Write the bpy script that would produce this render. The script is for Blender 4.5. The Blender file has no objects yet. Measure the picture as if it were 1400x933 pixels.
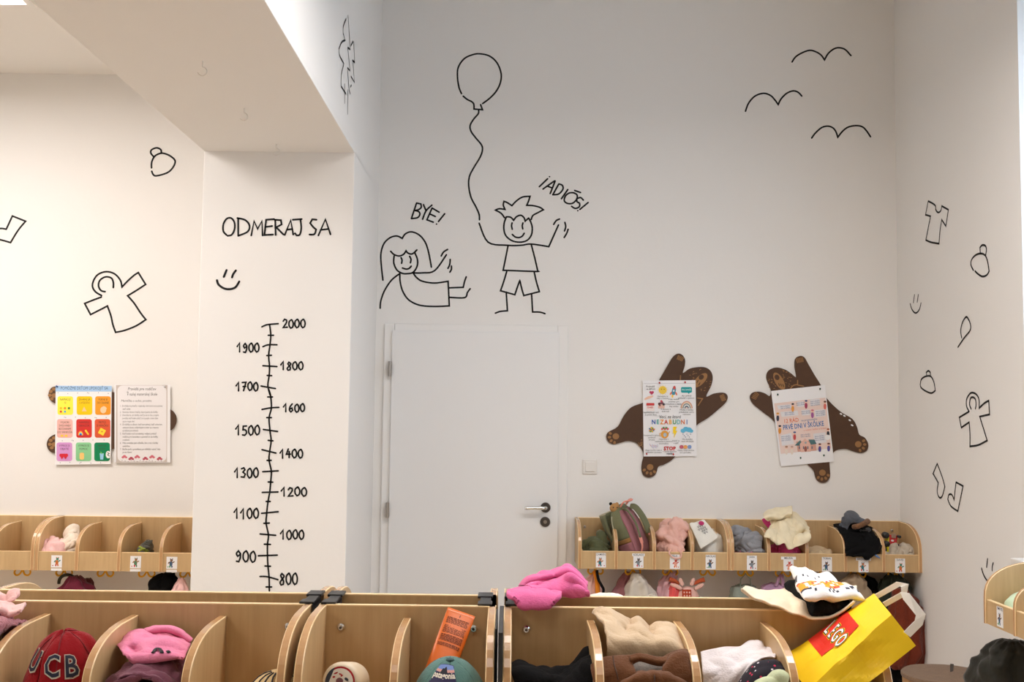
import bpy, bmesh, math, random
import numpy as np
from mathutils import Vector, Matrix, noise
from mathutils.bvhtree import BVHTree

# ------------------------------------------------------------------ camera
F = 1500.0
PITCH, ROLL = math.radians(4.0), 0.012
CAM = Vector((0, 0, 1.565))
sc = bpy.context.scene
col = sc.collection
cam_d = bpy.data.cameras.new('camera')
cam_d.sensor_width = 36.0
cam_d.lens = 36.0 * F / 1400.0
cam_d.clip_start = 0.05
cam = bpy.data.objects.new('camera', cam_d)
CM = Matrix.Rotation(math.pi / 2 + PITCH, 3, 'X') @ Matrix.Rotation(ROLL, 3, 'Z')
cam.matrix_world = Matrix.Translation(CAM) @ CM.to_4x4()
col.objects.link(cam)
sc.camera = cam

# ------------------------------------------------------------------ world, exposure
w = bpy.data.worlds.new('daylight')
sc.world = w
w.use_nodes = True
bg = w.node_tree.nodes['Background']
bg.inputs[0].default_value = (0.62, 0.80, 1.0, 1)
bg.inputs[1].default_value = 2.6
sc.view_settings.view_transform = 'Standard'
sc.view_settings.look = 'None'
sc.view_settings.gamma = 1.0
sc.view_settings.use_curve_mapping = False
sc.view_settings.exposure = 0.26
LAMP, LAMP_NEAR, LAMP_LEFT, LAMP_LEFT_NEAR = 21.0, 5.5, 19.0, 15.0   # strength of the light panels: tall bay far and near, left bay far and near
LAMP_COL = (1.0, 0.935, 0.885)
sc.cycles.use_denoising = True
sc.cycles.max_bounces = 10
sc.cycles.diffuse_bounces = 8
sc.cycles.caustics_reflective = False
sc.cycles.caustics_refractive = False
sc.cycles.sample_clamp_indirect = 6.0


# ------------------------------------------------------------------ helpers
def ray(px, py):
    return CM @ Vector(((px - 700) / F, -(py - 466.5) / F, -1))


def P(px, py, Y):
    d = ray(px, py)
    return CAM + d * (Y / d.y)


def PX(px, py, X):
    d = ray(px, py)
    return CAM + d * (X / d.x)


def PZ(px, py, Z):
    d = ray(px, py)
    return CAM + d * ((Z - CAM.z) / d.z)


def lin(c):
    c = c / 255.0
    return c / 12.92 if c <= 0.04045 else ((c + 0.055) / 1.055) ** 2.4


def rgb(r, g, b):
    return (lin(r), lin(g), lin(b), 1)


def N(nt, t, **kw):
    n = nt.nodes.new(t)
    for k, v in kw.items():
        setattr(n, k, v)
    return n


def mat(name, c, rough=0.6, metal=0.0, bump=0.0, bscale=80.0, var=0.0, vscale=6.0, spec=0.5, coat=0.0, sheen=0.0):
    m = bpy.data.materials.new(name)
    m.use_nodes = True
    nt = m.node_tree
    b = nt.nodes['Principled BSDF']
    b.inputs['Base Color'].default_value = c
    b.inputs['Roughness'].default_value = rough
    b.inputs['Metallic'].default_value = metal
    b.inputs['Specular IOR Level'].default_value = spec
    b.inputs['Coat Weight'].default_value = coat
    b.inputs['Sheen Weight'].default_value = sheen
    tc = N(nt, 'ShaderNodeTexCoord')
    if var > 0:
        n = N(nt, 'ShaderNodeTexNoise')
        n.inputs['Scale'].default_value = vscale
        n.inputs['Detail'].default_value = 5
        nt.links.new(tc.outputs['Object'], n.inputs['Vector'])
        mx = N(nt, 'ShaderNodeMix', data_type='RGBA')
        mx.inputs[6].default_value = tuple(max(0, x * (1 - var)) for x in c[:3]) + (1,)
        mx.inputs[7].default_value = tuple(min(1, x * (1 + var)) for x in c[:3]) + (1,)
        nt.links.new(n.outputs[0], mx.inputs[0])
        nt.links.new(mx.outputs[2], b.inputs['Base Color'])
    if bump > 0:
        n = N(nt, 'ShaderNodeTexNoise')
        n.inputs['Scale'].default_value = bscale
        n.inputs['Detail'].default_value = 4
        nt.links.new(tc.outputs['Object'], n.inputs['Vector'])
        bp = N(nt, 'ShaderNodeBump')
        bp.inputs['Strength'].default_value = bump
        bp.inputs['Distance'].default_value = 0.01
        nt.links.new(n.outputs[0], bp.inputs['Height'])
        nt.links.new(bp.outputs[0], b.inputs['Normal'])
    return m


def fab(name, r, g, b, bump=0.25, bscale=220.0, var=0.12, vscale=14.0, sheen=0.15, rough=0.9):
    return mat(name, rgb(r, g, b), rough, bump=bump, bscale=bscale, var=var, vscale=vscale, spec=0.15, sheen=sheen)


def wood(name, c1, c2, rough=0.42, coat=0.12):
    m = bpy.data.materials.new(name)
    m.use_nodes = True
    nt = m.node_tree
    b = nt.nodes['Principled BSDF']
    tc = N(nt, 'ShaderNodeTexCoord')
    mp = N(nt, 'ShaderNodeMapping')
    mp.inputs['Scale'].default_value = (22, 22, 1.6)
    nt.links.new(tc.outputs['Object'], mp.inputs['Vector'])
    n1 = N(nt, 'ShaderNodeTexNoise')
    n1.inputs['Scale'].default_value = 2.2
    n1.inputs['Detail'].default_value = 7
    n1.inputs['Roughness'].default_value = 0.62
    nt.links.new(mp.outputs[0], n1.inputs['Vector'])
    mp2 = N(nt, 'ShaderNodeMapping')
    mp2.inputs['Scale'].default_value = (7, 7, 2.5)
    nt.links.new(tc.outputs['Object'], mp2.inputs['Vector'])
    n2 = N(nt, 'ShaderNodeTexNoise')
    n2.inputs['Scale'].default_value = 1.6
    n2.inputs['Detail'].default_value = 3
    nt.links.new(mp2.outputs[0], n2.inputs['Vector'])
    ad = N(nt, 'ShaderNodeMath', operation='MULTIPLY_ADD')
    ad.inputs[1].default_value = 0.6
    nt.links.new(n1.outputs[0], ad.inputs[0])
    m2 = N(nt, 'ShaderNodeMath', operation='MULTIPLY')
    m2.inputs[1].default_value = 0.4
    nt.links.new(n2.outputs[0], m2.inputs[0])
    nt.links.new(m2.outputs[0], ad.inputs[2])
    cr = N(nt, 'ShaderNodeValToRGB')
    cr.color_ramp.elements[0].position = 0.34
    cr.color_ramp.elements[0].color = c1
    cr.color_ramp.elements[1].position = 0.66
    cr.color_ramp.elements[1].color = c2
    nt.links.new(ad.outputs[0], cr.inputs[0])
    nt.links.new(cr.outputs[0], b.inputs['Base Color'])
    b.inputs['Roughness'].default_value = rough
    b.inputs['Coat Weight'].default_value = coat
    b.inputs['Coat Roughness'].default_value = 0.25
    return m


def emis(name, c, s):
    m = bpy.data.materials.new(name)
    m.use_nodes = True
    b = m.node_tree.nodes['Principled BSDF']
    b.inputs['Base Color'].default_value = (0.9, 0.9, 0.9, 1)
    b.inputs['Emission Color'].default_value = (*c, 1)
    b.inputs['Emission Strength'].default_value = s
    return m


M = {}
M['wall'] = mat('wall_paint', (0.80, 0.79, 0.775, 1), 0.85, bump=0.06, bscale=35, spec=0.25)
M['ceiling'] = mat('ceiling_paint', (0.78, 0.765, 0.74, 1), 0.9, spec=0.2)
M['floor'] = mat('floor_vinyl', rgb(196, 180, 158), 0.5, var=0.08, vscale=3)
M['door'] = mat('door_lacquer', (0.78, 0.785, 0.79, 1), 0.38, spec=0.4)
M['frame'] = mat('frame_lacquer', (0.80, 0.795, 0.785, 1), 0.42, spec=0.4)
M['steel'] = mat('brushed_steel', (0.42, 0.39, 0.36, 1), 0.32, metal=1.0)
M['chrome'] = mat('chrome', (0.75, 0.74, 0.72, 1), 0.15, metal=1.0)
M['darkmetal'] = mat('dark_metal', (0.10, 0.09, 0.085, 1), 0.35, metal=0.8)
M['black'] = mat('black_plastic', (0.022, 0.022, 0.024, 1), 0.45)
M['marker'] = mat('black_marker', (0.012, 0.012, 0.013, 1), 0.7, spec=0.2)
M['wood'] = wood('maple_laminate', rgb(184, 152, 108), rgb(202, 171, 126))
M['edge'] = wood('beech_edge_band', rgb(178, 134, 92), rgb(194, 152, 106), 0.24, 0.5)
M['lip'] = mat('pale_edge_line', rgb(238, 208, 160), 0.35)
M['plastic_white'] = mat('white_plastic', (0.76, 0.74, 0.71, 1), 0.35)
M['yellow_hook'] = mat('yellow_plastic', rgb(226, 168, 20), 0.35)
M['paper'] = mat('white_paper', (0.83, 0.83, 0.85, 1), 0.45)
M['bear'] = mat('brown_board', rgb(76, 50, 31), 0.75, var=0.12, vscale=60)
M['tan'] = mat('tan_engraving', rgb(150, 108, 64), 0.7)
_pc = {}


def paint(r, g, b, rough=0.55):
    k = (r, g, b, rough)
    if k not in _pc:
        _pc[k] = mat('print_%02x%02x%02x' % (r, g, b), rgb(r, g, b), rough, spec=0.3)
    return _pc[k]


class MB:
    def __init__(s):
        s.v, s.f, s.m = [], [], []

    def add(s, vs, fs, m=0):
        o = len(s.v)
        s.v += [tuple(v) for v in vs]
        for f in fs:
            s.f.append(tuple(i + o for i in f))
            s.m.append(m)
        return s

    def box(s, lo, hi, m=0, T=None):
        x0, y0, z0 = lo
        x1, y1, z1 = hi
        vs = [(x0, y0, z0), (x1, y0, z0), (x1, y1, z0), (x0, y1, z0), (x0, y0, z1), (x1, y0, z1), (x1, y1, z1), (x0, y1, z1)]
        if T is not None:
            vs = [T @ Vector(v) for v in vs]
        return s.add(vs, [(0, 3, 2, 1), (4, 5, 6, 7), (0, 1, 5, 4), (1, 2, 6, 5), (2, 3, 7, 6), (3, 0, 4, 7)], m)

    def tube(s, pts, r, seg=8, m=0, caps=True, flat=None):
        pts = [Vector(p) for p in pts]
        n = len(pts)
        rr = r if isinstance(r, (list, tuple)) else [r] * n
        up = None
        rings = []
        for i in range(n):
            t = (pts[min(i + 1, n - 1)] - pts[max(i - 1, 0)])
            if t.length < 1e-9:
                t = Vector((0, 0, 1))
            t.normalize()
            if up is None:
                up = Vector((0, 0, 1)) if abs(t.z) < 0.9 else Vector((1, 0, 0))
                if flat is not None:
                    up = Vector(flat[0])
            a = t.cross(up)
            if a.length < 1e-6:
                a = t.orthogonal()
            a.normalize()
            b = a.cross(t).normalized()
            up = b
            fy = flat[1] if flat is not None else 1.0
            rings.append([pts[i] + (a * math.cos(q) + b * math.sin(q) * fy) * rr[i] for q in [2 * math.pi * k / seg for k in range(seg)]])
        return s.loft(rings, m, caps)

    def loft(s, rings, m=0, caps=True, mfun=None):
        k = len(rings[0])
        vs = [v for r in rings for v in r]
        o = len(s.v)
        s.v += [tuple(v) for v in vs]
        for i in range(len(rings) - 1):
            for j in range(k):
                j2 = (j + 1) % k
                s.f.append((o + i * k + j, o + i * k + j2, o + (i + 1) * k + j2, o + (i + 1) * k + j))
                s.m.append(mfun(i, j) if mfun else m)
        if caps:
            s.f.append(tuple(o + j for j in reversed(range(k))))
            s.m.append(m)
            s.f.append(tuple(o + (len(rings) - 1) * k + j for j in range(k)))
            s.m.append(m if not mfun else mfun(len(rings) - 2, 0))
        return s

    def grid(s, G, m=0, mfun=None):
        r, c = len(G), len(G[0])
        o = len(s.v)
        s.v += [tuple(p) for row in G for p in row]
        for i in range(r - 1):
            for j in range(c - 1):
                s.f.append((o + i * c + j, o + i * c + j + 1, o + (i + 1) * c + j + 1, o + (i + 1) * c + j))
                s.m.append(mfun(i, j) if mfun else m)
        return s

    def ell(s, c, r, seg=16, rng=10, m=0, T=None):
        c = Vector(c)
        rings = []
        for i in range(rng + 1):
            a = -math.pi / 2 + math.pi * i / rng
            a = max(-1.56, min(1.56, a))
            ring = []
            for k in range(seg):
                q = 2 * math.pi * k / seg
                v = Vector((r[0] * math.cos(a) * math.cos(q), r[1] * math.cos(a) * math.sin(q), r[2] * math.sin(a)))
                ring.append((T @ v if T is not None else v) + c)
            rings.append(ring)
        return s.loft(rings, m)

    def prism(s, pts, ext, m=0, medge=None):
        """closed outline of 3D points, extruded by vector ext"""
        n = len(pts)
        ext = Vector(ext)
        pts = [Vector(p) for p in pts]
        o = len(s.v)
        s.v += [tuple(p) for p in pts] + [tuple(p + ext) for p in pts]
        s.f.append(tuple(o + i for i in reversed(range(n))))
        s.f.append(tuple(o + n + i for i in range(n)))
        s.m += [m, m]
        for i in range(n):
            j = (i + 1) % n
            s.f.append((o + i, o + j, o + n + j, o + n + i))
            s.m.append(m if medge is None else medge)
        return s

    def poly(s, pts, m=0):
        return s.add(pts, [tuple(range(len(pts)))], m)


def new_mesh(name, mb, origin=Vector((0, 0, 0))):
    me = bpy.data.meshes.new(name)
    me.from_pydata([(v[0] - origin[0], v[1] - origin[1], v[2] - origin[2]) for v in mb.v], [], mb.f)
    me.polygons.foreach_set('material_index', mb.m)
    me.validate()
    bm = bmesh.new()
    bm.from_mesh(me)
    bmesh.ops.recalc_face_normals(bm, faces=bm.faces)
    bm.to_mesh(me)
    bm.free()
    return me


WL = {}


def tag(o, label=None, cat=None, group=None, kind=None):
    if label:
        o['label'] = label
    if cat:
        o['category'] = cat
    if group:
        o['group'] = group
    if kind:
        o['kind'] = kind
    return o


def add(name, mb, mats, parent=None, label=None, cat=None, group=None, kind=None, smooth=False, bevel=0, origin=None, world=True, sub=0, solid=0):
    """link one mesh object; vertices are given in world space unless world=False (then in the parent's space)"""
    if not isinstance(mats, (list, tuple)):
        mats = [mats]
    if parent is not None:
        org = WL[parent.name] if world else Vector((0, 0, 0))
    else:
        if origin is None:
            xs = [v[0] for v in mb.v]
            ys = [v[1] for v in mb.v]
            origin = Vector(((min(xs) + max(xs)) / 2, (min(ys) + max(ys)) / 2, min(v[2] for v in mb.v)))
        org = Vector(origin)
    me = new_mesh(name, mb, org)
    for m in mats:
        me.materials.append(m)
    o = bpy.data.objects.new(name, me)
    col.objects.link(o)
    if parent is not None:
        o.parent = parent
        WL[o.name] = WL[parent.name]
    else:
        o.location = org
        WL[o.name] = org
    if smooth:
        me.polygons.foreach_set('use_smooth', [True] * len(me.polygons))
    if solid:
        md = o.modifiers.new('solid', 'SOLIDIFY')
        md.thickness = solid
        md.offset = 0
    if bevel:
        md = o.modifiers.new('bevel', 'BEVEL')
        md.width = bevel
        md.segments = 2
        md.limit_method = 'ANGLE'
        md.angle_limit = math.radians(50)
        md.harden_normals = False
    if sub:
        md = o.modifiers.new('sub', 'SUBSURF')
        md.levels = md.render_levels = sub
    return tag(o, label, cat, group, kind)


def empty(name, loc, label=None, cat=None, group=None, kind=None, rz=0):
    o = bpy.data.objects.new(name, None)
    o.location = loc
    o.rotation_euler = (0, 0, rz)
    o.empty_display_size = 0.05
    col.objects.link(o)
    WL[o.name] = Vector(loc)
    return tag(o, label, cat, group, kind)


def catmull(pts, n=6, closed=False):
    pts = [Vector(p) for p in pts]
    if len(pts) < 3:
        return pts
    out = []
    m = len(pts)
    rng = range(m) if closed else range(m - 1)
    for i in rng:
        if closed:
            p0, p1, p2, p3 = pts[(i - 1) % m], pts[i], pts[(i + 1) % m], pts[(i + 2) % m]
        else:
            p0, p1, p2, p3 = pts[max(i - 1, 0)], pts[i], pts[i + 1], pts[min(i + 2, m - 1)]
        for k in range(n):
            t = k / n
            out.append(0.5 * ((2 * p1) + (-p0 + p2) * t + (2 * p0 - 5 * p1 + 4 * p2 - p3) * t * t + (-p0 + 3 * p1 - 3 * p2 + p3) * t ** 3))
    if not closed:
        out.append(pts[-1])
    return out


def smooth_poly(pts, n=5, corner=66):
    """round gentle bends of a polyline, keep sharp corners"""
    pts = [Vector(p) for p in pts]
    if len(pts) < 3:
        return pts
    parts, cur = [], [pts[0]]
    for i in range(1, len(pts)):
        cur.append(pts[i])
        if i < len(pts) - 1:
            a, b = pts[i] - pts[i - 1], pts[i + 1] - pts[i]
            if a.length > 1e-9 and b.length > 1e-9 and a.angle(b) > math.radians(corner):
                parts.append(cur)
                cur = [pts[i]]
    parts.append(cur)
    out = []
    for p in parts:
        c = catmull(p, n) if len(p) > 2 else p
        out += c if not out else c[1:]
    return out


def ribbon(mb, pts, width, nrm, m=0):
    """flat painted line lying on a plane with normal nrm, rounded ends"""
    nrm = Vector(nrm)
    pts = [Vector(p) for p in pts]
    q = [pts[0]]
    for p in pts[1:]:
        if (p - q[-1]).length > 1e-5:
            q.append(p)
    pts = q
    h = width / 2

    def disc(c):
        a = nrm.orthogonal().normalized()
        b = nrm.cross(a).normalized()
        mb.poly([c + (a * math.cos(t) + b * math.sin(t)) * h for t in [2 * math.pi * k / 8 for k in range(8)]], m)
    if len(pts) == 1:
        disc(pts[0])
        return
    L, R = [], []
    for i, p in enumerate(pts):
        d1 = (p - pts[i - 1]).normalized() if i else None
        d2 = (pts[i + 1] - p).normalized() if i < len(pts) - 1 else None
        d = (d1 or d2) if (d1 is None or d2 is None) else (d1 + d2)
        if d.length < 0.2:
            d = d1
        d = d.normalized()
        s = nrm.cross(d).normalized()
        k = 1.0
        if d1 is not None and d2 is not None:
            k = 1 / max(0.55, math.cos(d1.angle(d2) / 2))
        L.append(p + s * h * k)
        R.append(p - s * h * k)
    n = len(pts)
    mb.add(L + R, [(i, n + i, n + i + 1, i + 1) for i in range(n - 1)], m)
    disc(pts[0])
    disc(pts[-1])


_fonts = {}


def text_mb(s, mb, size, T, m=0, align='CENTER', bold=0.0, xs=1.0, shear=0.0):
    """text as flat polygons; T maps a local (x, y) to a world point"""
    key = (s, align, bold, shear)
    if key not in _fonts:
        cu = bpy.data.curves.new('t', 'FONT')
        cu.body = s
        cu.size = 1.0
        cu.align_x = align
        cu.align_y = 'CENTER'
        cu.resolution_u = 2
        cu.offset = bold
        cu.shear = shear
        o = bpy.data.objects.new('t', cu)
        col.objects.link(o)
        dg = bpy.context.evaluated_depsgraph_get()
        me = o.evaluated_get(dg).to_mesh()
        _fonts[key] = ([tuple(v.co) for v in me.vertices], [tuple(p.vertices) for p in me.polygons])
        o.evaluated_get(dg).to_mesh_clear()
        bpy.data.objects.remove(o)
        bpy.data.curves.remove(cu)
    vs, fs = _fonts[key]
    mb.add([T(v[0] * size * xs, v[1] * size) for v in vs], fs, m)


def nz(x, y, z=0.0):
    return noise.noise(Vector((x, y, z)))


# ------------------------------------------------------------------ small cloth solver (position based)
def _con(A, B, L, k, w=0.5):
    d = B - A
    l = np.sqrt((d * d).sum(-1, keepdims=True)) + 1e-9
    c = d * ((l - L) / l * (k * w))
    A += c
    B -= c


def cloth(G, rest, cols=(), steps=60, iters=7, pins=None, fr=0.8, kb=0.25, damp=0.985, dt=1 / 50.0, grav=-9.8, lim=None):
    """G (n,m,3) start grid; rest=(du,dv) spacings; cols: ('ell',c,r) ('box',lo,hi) ; lim=((x0,x1),(y0,y1),(z0,z1))"""
    X = np.array(G, float)
    V = np.zeros_like(X)
    du, dv = rest
    dd = math.hypot(du, dv)
    n, m = X.shape[:2]
    pin = None if pins is None else [(i, j, X[i, j].copy()) for i, j in pins]
    for st in range(steps):
        V[..., 2] += grav * dt
        Y = X + V * dt
        for it in range(iters):
            for o in (0, 1):
                e = (m - o) // 2 * 2 + o
                _con(Y[:, o:e - 1:2], Y[:, o + 1:e:2], du, 1.0)
                e = (n - o) // 2 * 2 + o
                _con(Y[o:e - 1:2], Y[o + 1:e:2], dv, 1.0)
            for o in (0, 1):
                e = (n - o) // 2 * 2 + o
                _con(Y[o:e - 1:2, :-1], Y[o + 1:e:2, 1:], dd, 0.5)
                _con(Y[o:e - 1:2, 1:], Y[o + 1:e:2, :-1], dd, 0.5)
            if kb:
                for o in range(3):
                    a, b = Y[:, o:-2:4], Y[:, o + 2::4]
                    q = min(a.shape[1], b.shape[1])
                    _con(a[:, :q], b[:, :q], 2 * du, kb)
                    a, b = Y[o:-2:4], Y[o + 2::4]
                    q = min(a.shape[0], b.shape[0])
                    _con(a[:q], b[:q], 2 * dv, kb)
            hit = np.zeros((n, m), bool)
            for c in cols:
                if c[0] == 'ell':
                    q = (Y - c[1]) / c[2]
                    d = np.sqrt((q * q).sum(-1))
                    k = d < 1
                    if k.any():
                        Y[k] = np.asarray(c[1]) + q[k] / (d[k][:, None] + 1e-9) * np.asarray(c[2])
                        hit |= k
                else:
                    lo, hi = np.asarray(c[1]), np.asarray(c[2])
                    k = ((Y > lo) & (Y < hi)).all(-1)
                    if k.any():
                        p = Y[k]
                        dl, dh = p - lo, hi - p
                        al = np.concatenate([dl, dh], 1)
                        w_ = al.argmin(1)
                        r = np.arange(len(p))
                        ax = w_ % 3
                        p[r, ax] = np.where(w_ < 3, lo[ax], hi[ax])
                        Y[k] = p
                        hit |= k
            if lim is not None:
                for ax in range(3):
                    if lim[ax] is not None:
                        a, b = lim[ax]
                        k = (Y[..., ax] < a) | (Y[..., ax] > b)
                        np.clip(Y[..., ax], a, b, out=Y[..., ax])
                        if ax == 2:
                            hit |= k
            if pin:
                for i, j, p in pin:
                    Y[i, j] = p
        Y[hit] = X[hit] + (Y[hit] - X[hit]) * (1 - fr)
        V = (Y - X) / dt * damp
        V[hit] *= .3
        sp = np.sqrt((V * V).sum(-1, keepdims=True))
        V *= np.minimum(1, 1.1 / (sp + 1e-9))
        X = Y
    return X


def upsample(X):
    n, m = X.shape[:2]
    Y = np.zeros((2 * n - 1, m, 3))
    Y[::2] = X
    E = np.concatenate([2 * X[:1] - X[1:2], X, 2 * X[-1:] - X[-2:-1]])
    Y[1::2] = (9 * (X[:-1] + X[1:]) - E[:n - 1] - E[3:n + 2]) / 16
    Z = np.zeros((2 * n - 1, 2 * m - 1, 3))
    Z[:, ::2] = Y
    E = np.concatenate([2 * Y[:, :1] - Y[:, 1:2], Y, 2 * Y[:, -1:] - Y[:, -2:-1]], 1)
    Z[:, 1::2] = (9 * (Y[:, :-1] + Y[:, 1:]) - E[:, :m - 1] - E[:, 3:m + 2]) / 16
    return Z


def billow(p, fr, sd, ang, st=.30):
    """rounded folds with sharp valleys, drawn out along one direction"""
    ca, sa = math.cos(ang), math.sin(ang)
    x, z = p[0] * ca + p[2] * sa, -p[0] * sa + p[2] * ca
    y = p[1]
    wx = .55 * noise.noise(Vector((p[0] * fr * .5 + sd, y * fr * .5, p[2] * fr * .5)))
    wz = .55 * noise.noise(Vector((p[0] * fr * .5, y * fr * .5 + sd, p[2] * fr * .5)))
    q = Vector((x * fr * st + wx + sd, y * fr * .75 + wz, z * fr + wz))
    return min(.5, abs(noise.noise(q))) * 2 + .45 * min(.5, abs(noise.noise(q * 2.1 + Vector((5, sd, 1))))) * 2 - .45


def creases(X, fold, ffreq, seed, lim=None):
    nr = np.cross(np.gradient(X, axis=1), np.gradient(X, axis=0))
    nr /= np.sqrt((nr * nr).sum(-1, keepdims=True)) + 1e-9
    if nr[..., 2].mean() < 0:
        nr = -nr
    X = X.copy()
    sd = (seed * 3.713) % 17
    ang = (seed * 2.39) % 3.14
    n, m = X.shape[:2]
    for i in range(n):
        for j in range(m):
            X[i, j] += nr[i, j] * fold * billow(X[i, j], ffreq, sd, ang)
    if lim is not None:
        for ax in range(3):
            if lim[ax] is not None:
                np.clip(X[..., ax], lim[ax][0] - .002, lim[ax][1] + .002, out=X[..., ax])
    return X


def drape(name, mats, c, size, n=30, cols=(), lim=None, slack=1.0, seed=0, rot=0.0, parent=None, steps=50, thick=0.005, z0=None, amp=0.015,
          mfun=None, sub=0, pins=None, kb=0.15, tilt=(0, 0), fold=0.018, ffreq=19.0, **tags):
    """a cloth sheet of real size `size`, dropped (crumpled by `slack`) onto colliders"""
    rs = np.random.RandomState(seed)
    W, D = size
    m_ = n
    n_ = max(8, int(n * D / W))
    du, dv = W / (m_ - 1), D / (n_ - 1)
    G = np.zeros((n_, m_, 3))
    cr, sr = math.cos(rot), math.sin(rot)
    ph = rs.rand(6) * 20
    for i in range(n_):
        for j in range(m_):
            u, v = (j / (m_ - 1) - .5) * W / slack, (i / (n_ - 1) - .5) * D / slack
            z = amp * (nz(u * 14 + ph[0], v * 14 + ph[1]) + 0.5 * nz(u * 35 + ph[2], v * 35 + ph[3])) * 1.6
            G[i, j] = (c[0] + u * cr - v * sr, c[1] + u * sr + v * cr, c[2] + z + u * tilt[0] + v * tilt[1])
    X = cloth(G, (du, dv), cols, steps=steps, lim=lim, pins=pins, kb=kb)
    X0 = X
    X = upsample(upsample(X)) if n < 26 else upsample(X)
    if fold:
        X = creases(X, fold, ffreq, seed, lim)
    if mfun:
        mf, rt_ = mfun, (X.shape[0] - 1) // (X0.shape[0] - 1)
        mfun = lambda i, j: mf(i // rt_, j // rt_)
    mb = MB().grid([[tuple(p) for p in row] for row in X], 0, mfun)
    o = add(name, mb, mats, parent, smooth=True, solid=thick, sub=sub, **tags)
    return o, X


def sheet(name, mats, K, rows, seed=0, fold=.007, ffreq=20.0, thick=.006, parent=None, ups=3, **tags):
    """cloth laid out row by row: (depth, [(x, y[, extra depth]) ...]) in crop coordinates, then creased"""
    G = []
    for Y, pts in rows:
        G.append([tuple(P(*K(q[0], q[1]), Y + (q[2] if len(q) > 2 else 0))) for q in pts])
    X = np.array(G)
    for _ in range(ups):
        X = upsample(X)
    if fold:
        X = creases(X, fold, ffreq, seed)
    return add(name, MB().grid([[tuple(p) for p in row] for row in X]), mats, parent, smooth=True, solid=thick, **tags), X


def E3(px, py, Y, r):
    p = P(px, py, Y)
    return ('ell', (p.x, p.y, p.z), r)


def hanging(name, mats, rings, seed=0, seg=64, fold=0.18, k=7, parent=None, mfun=None, sub=0, crease=.020, **tags):
    """a hanging garment: rings of (centre, half width, half depth) from the hook down, with vertical folds"""
    rs = random.Random(seed)
    ph = [rs.random() * 6.28 for _ in range(4)]
    R = []
    nr = 7
    full = []
    for i in range(len(rings) - 1):
        for q in range(nr):
            t = q / nr
            a, b = rings[i], rings[i + 1]
            full.append((Vector(a[0]).lerp(Vector(b[0]), t), a[1] + (b[1] - a[1]) * t, a[2] + (b[2] - a[2]) * t))
    full.append((Vector(rings[-1][0]), rings[-1][1], rings[-1][2]))
    for i, (c, hw, hd) in enumerate(full):
        t = i / (len(full) - 1)
        ring = []
        for j in range(seg):
            a = 2 * math.pi * j / seg
            f = 1 + fold * (0.5 + 0.5 * min(1, t * 2)) * (math.sin(k * a + ph[0] + 1.2 * math.sin(3 * t + ph[3])) * 0.6 + math.sin((k * 2 - 3) * a + ph[1]) * 0.3)
            f += 0.10 * nz(math.cos(a) * 1.7 + seed, math.sin(a) * 1.7, t * 4 + ph[2])
            f += crease / max(.04, hw) * billow((c.x + hw * math.cos(a), c.y + hd * math.sin(a), c.z), 16.0, seed * 1.37, 1.2, .3) * min(1, hw / .04)
            ring.append((c.x + hw * math.cos(a) * f, c.y + hd * math.sin(a) * f, c.z + 0.012 * nz(math.cos(a) * 2, math.sin(a) * 2, t * 3 + seed)))
        R.append(ring)
    mb = MB().loft(R, 0, True, mfun)
    return add(name, mb, mats, parent, smooth=True, sub=sub, **tags)


# ------------------------------------------------------------------ setting
YB, YL, YP = 6.12, 5.77, 5.17           # back wall, left wall recess, pillar front
XR, XL, YN = 2.16, -4.6, -2.6           # right wall, far left wall, wall behind the viewer
XP0, XP1 = P(279, 207, YP).x, P(485, 215, YP).x
ZBEAM = P(385, 208, YP).z
ZCL = P(80, 101, YL).z                  # ceiling of the lower left bay
ZCR = 4.08                              # ceiling of the tall right bay
T_ = 0.15


def wallbox(name, boxes, m='wall', **k):
    mb = MB()
    for lo, hi in boxes:
        mb.box(lo, hi)
    return add(name, mb, M[m], kind='structure', origin=Vector((0, 0, 0)), **k)


wallbox('floor', [((XL, YN, -0.1), (XR + 0.4, YB + T_, 0))], 'floor')
wallbox('ceiling', [((XP1 - 0.2, YN, ZCR), (XR + T_, YB + T_, ZCR + 0.12)), ((XL, YN, ZCL), (XP0 + 0.2, YL + T_, ZCL + 0.12))], 'ceiling')
wallbox('wall_back', [((XP1 - 0.05, YB, 0), (XR + T_, YB + T_, ZCR + 0.1))])
wallbox('wall_left', [((XL - T_, YL, 0), (XP0 + 0.05, YL + T_, ZCL + 0.1))])
wallbox('wall_far_left', [((XL - T_, YN, 0), (XL, YL + T_, ZCL + 0.1))])
wallbox('wall_behind', [((XL - T_, YN - T_, 0), (XR + 0.4, YN, ZCR + 0.1))])
WY0, WY1, WZ0, WZ1 = 2.3, PX(1394.5, 200, XR).y, 1.0, 3.4     # the window opening in the right wall
wallbox('wall_right', [((XR, WY1, 0), (XR + 0.35, YB + T_, ZCR + 0.1)), ((XR, YN, 0), (XR + 0.35, WY0, ZCR + 0.1)),
                       ((XR, WY0, 0), (XR + 0.35, WY1, WZ0)), ((XR, WY0, WZ1), (XR + 0.35, WY1, ZCR + 0.1))])
mb = MB().box((XP0, YP, 0), (XP1, YB + 0.02, ZBEAM + 0.01))
add('trim_1', mb, M['wall'], kind='structure', label='white wall pillar carrying the height chart', bevel=0.004)
mb = MB().box((XP0, YN, ZBEAM), (XP1, YB + 0.02, ZCR + 0.05))
add('trim_2', mb, M['wall'], kind='structure', label='deep white ceiling beam running over the pillar', bevel=0.003)

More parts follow.
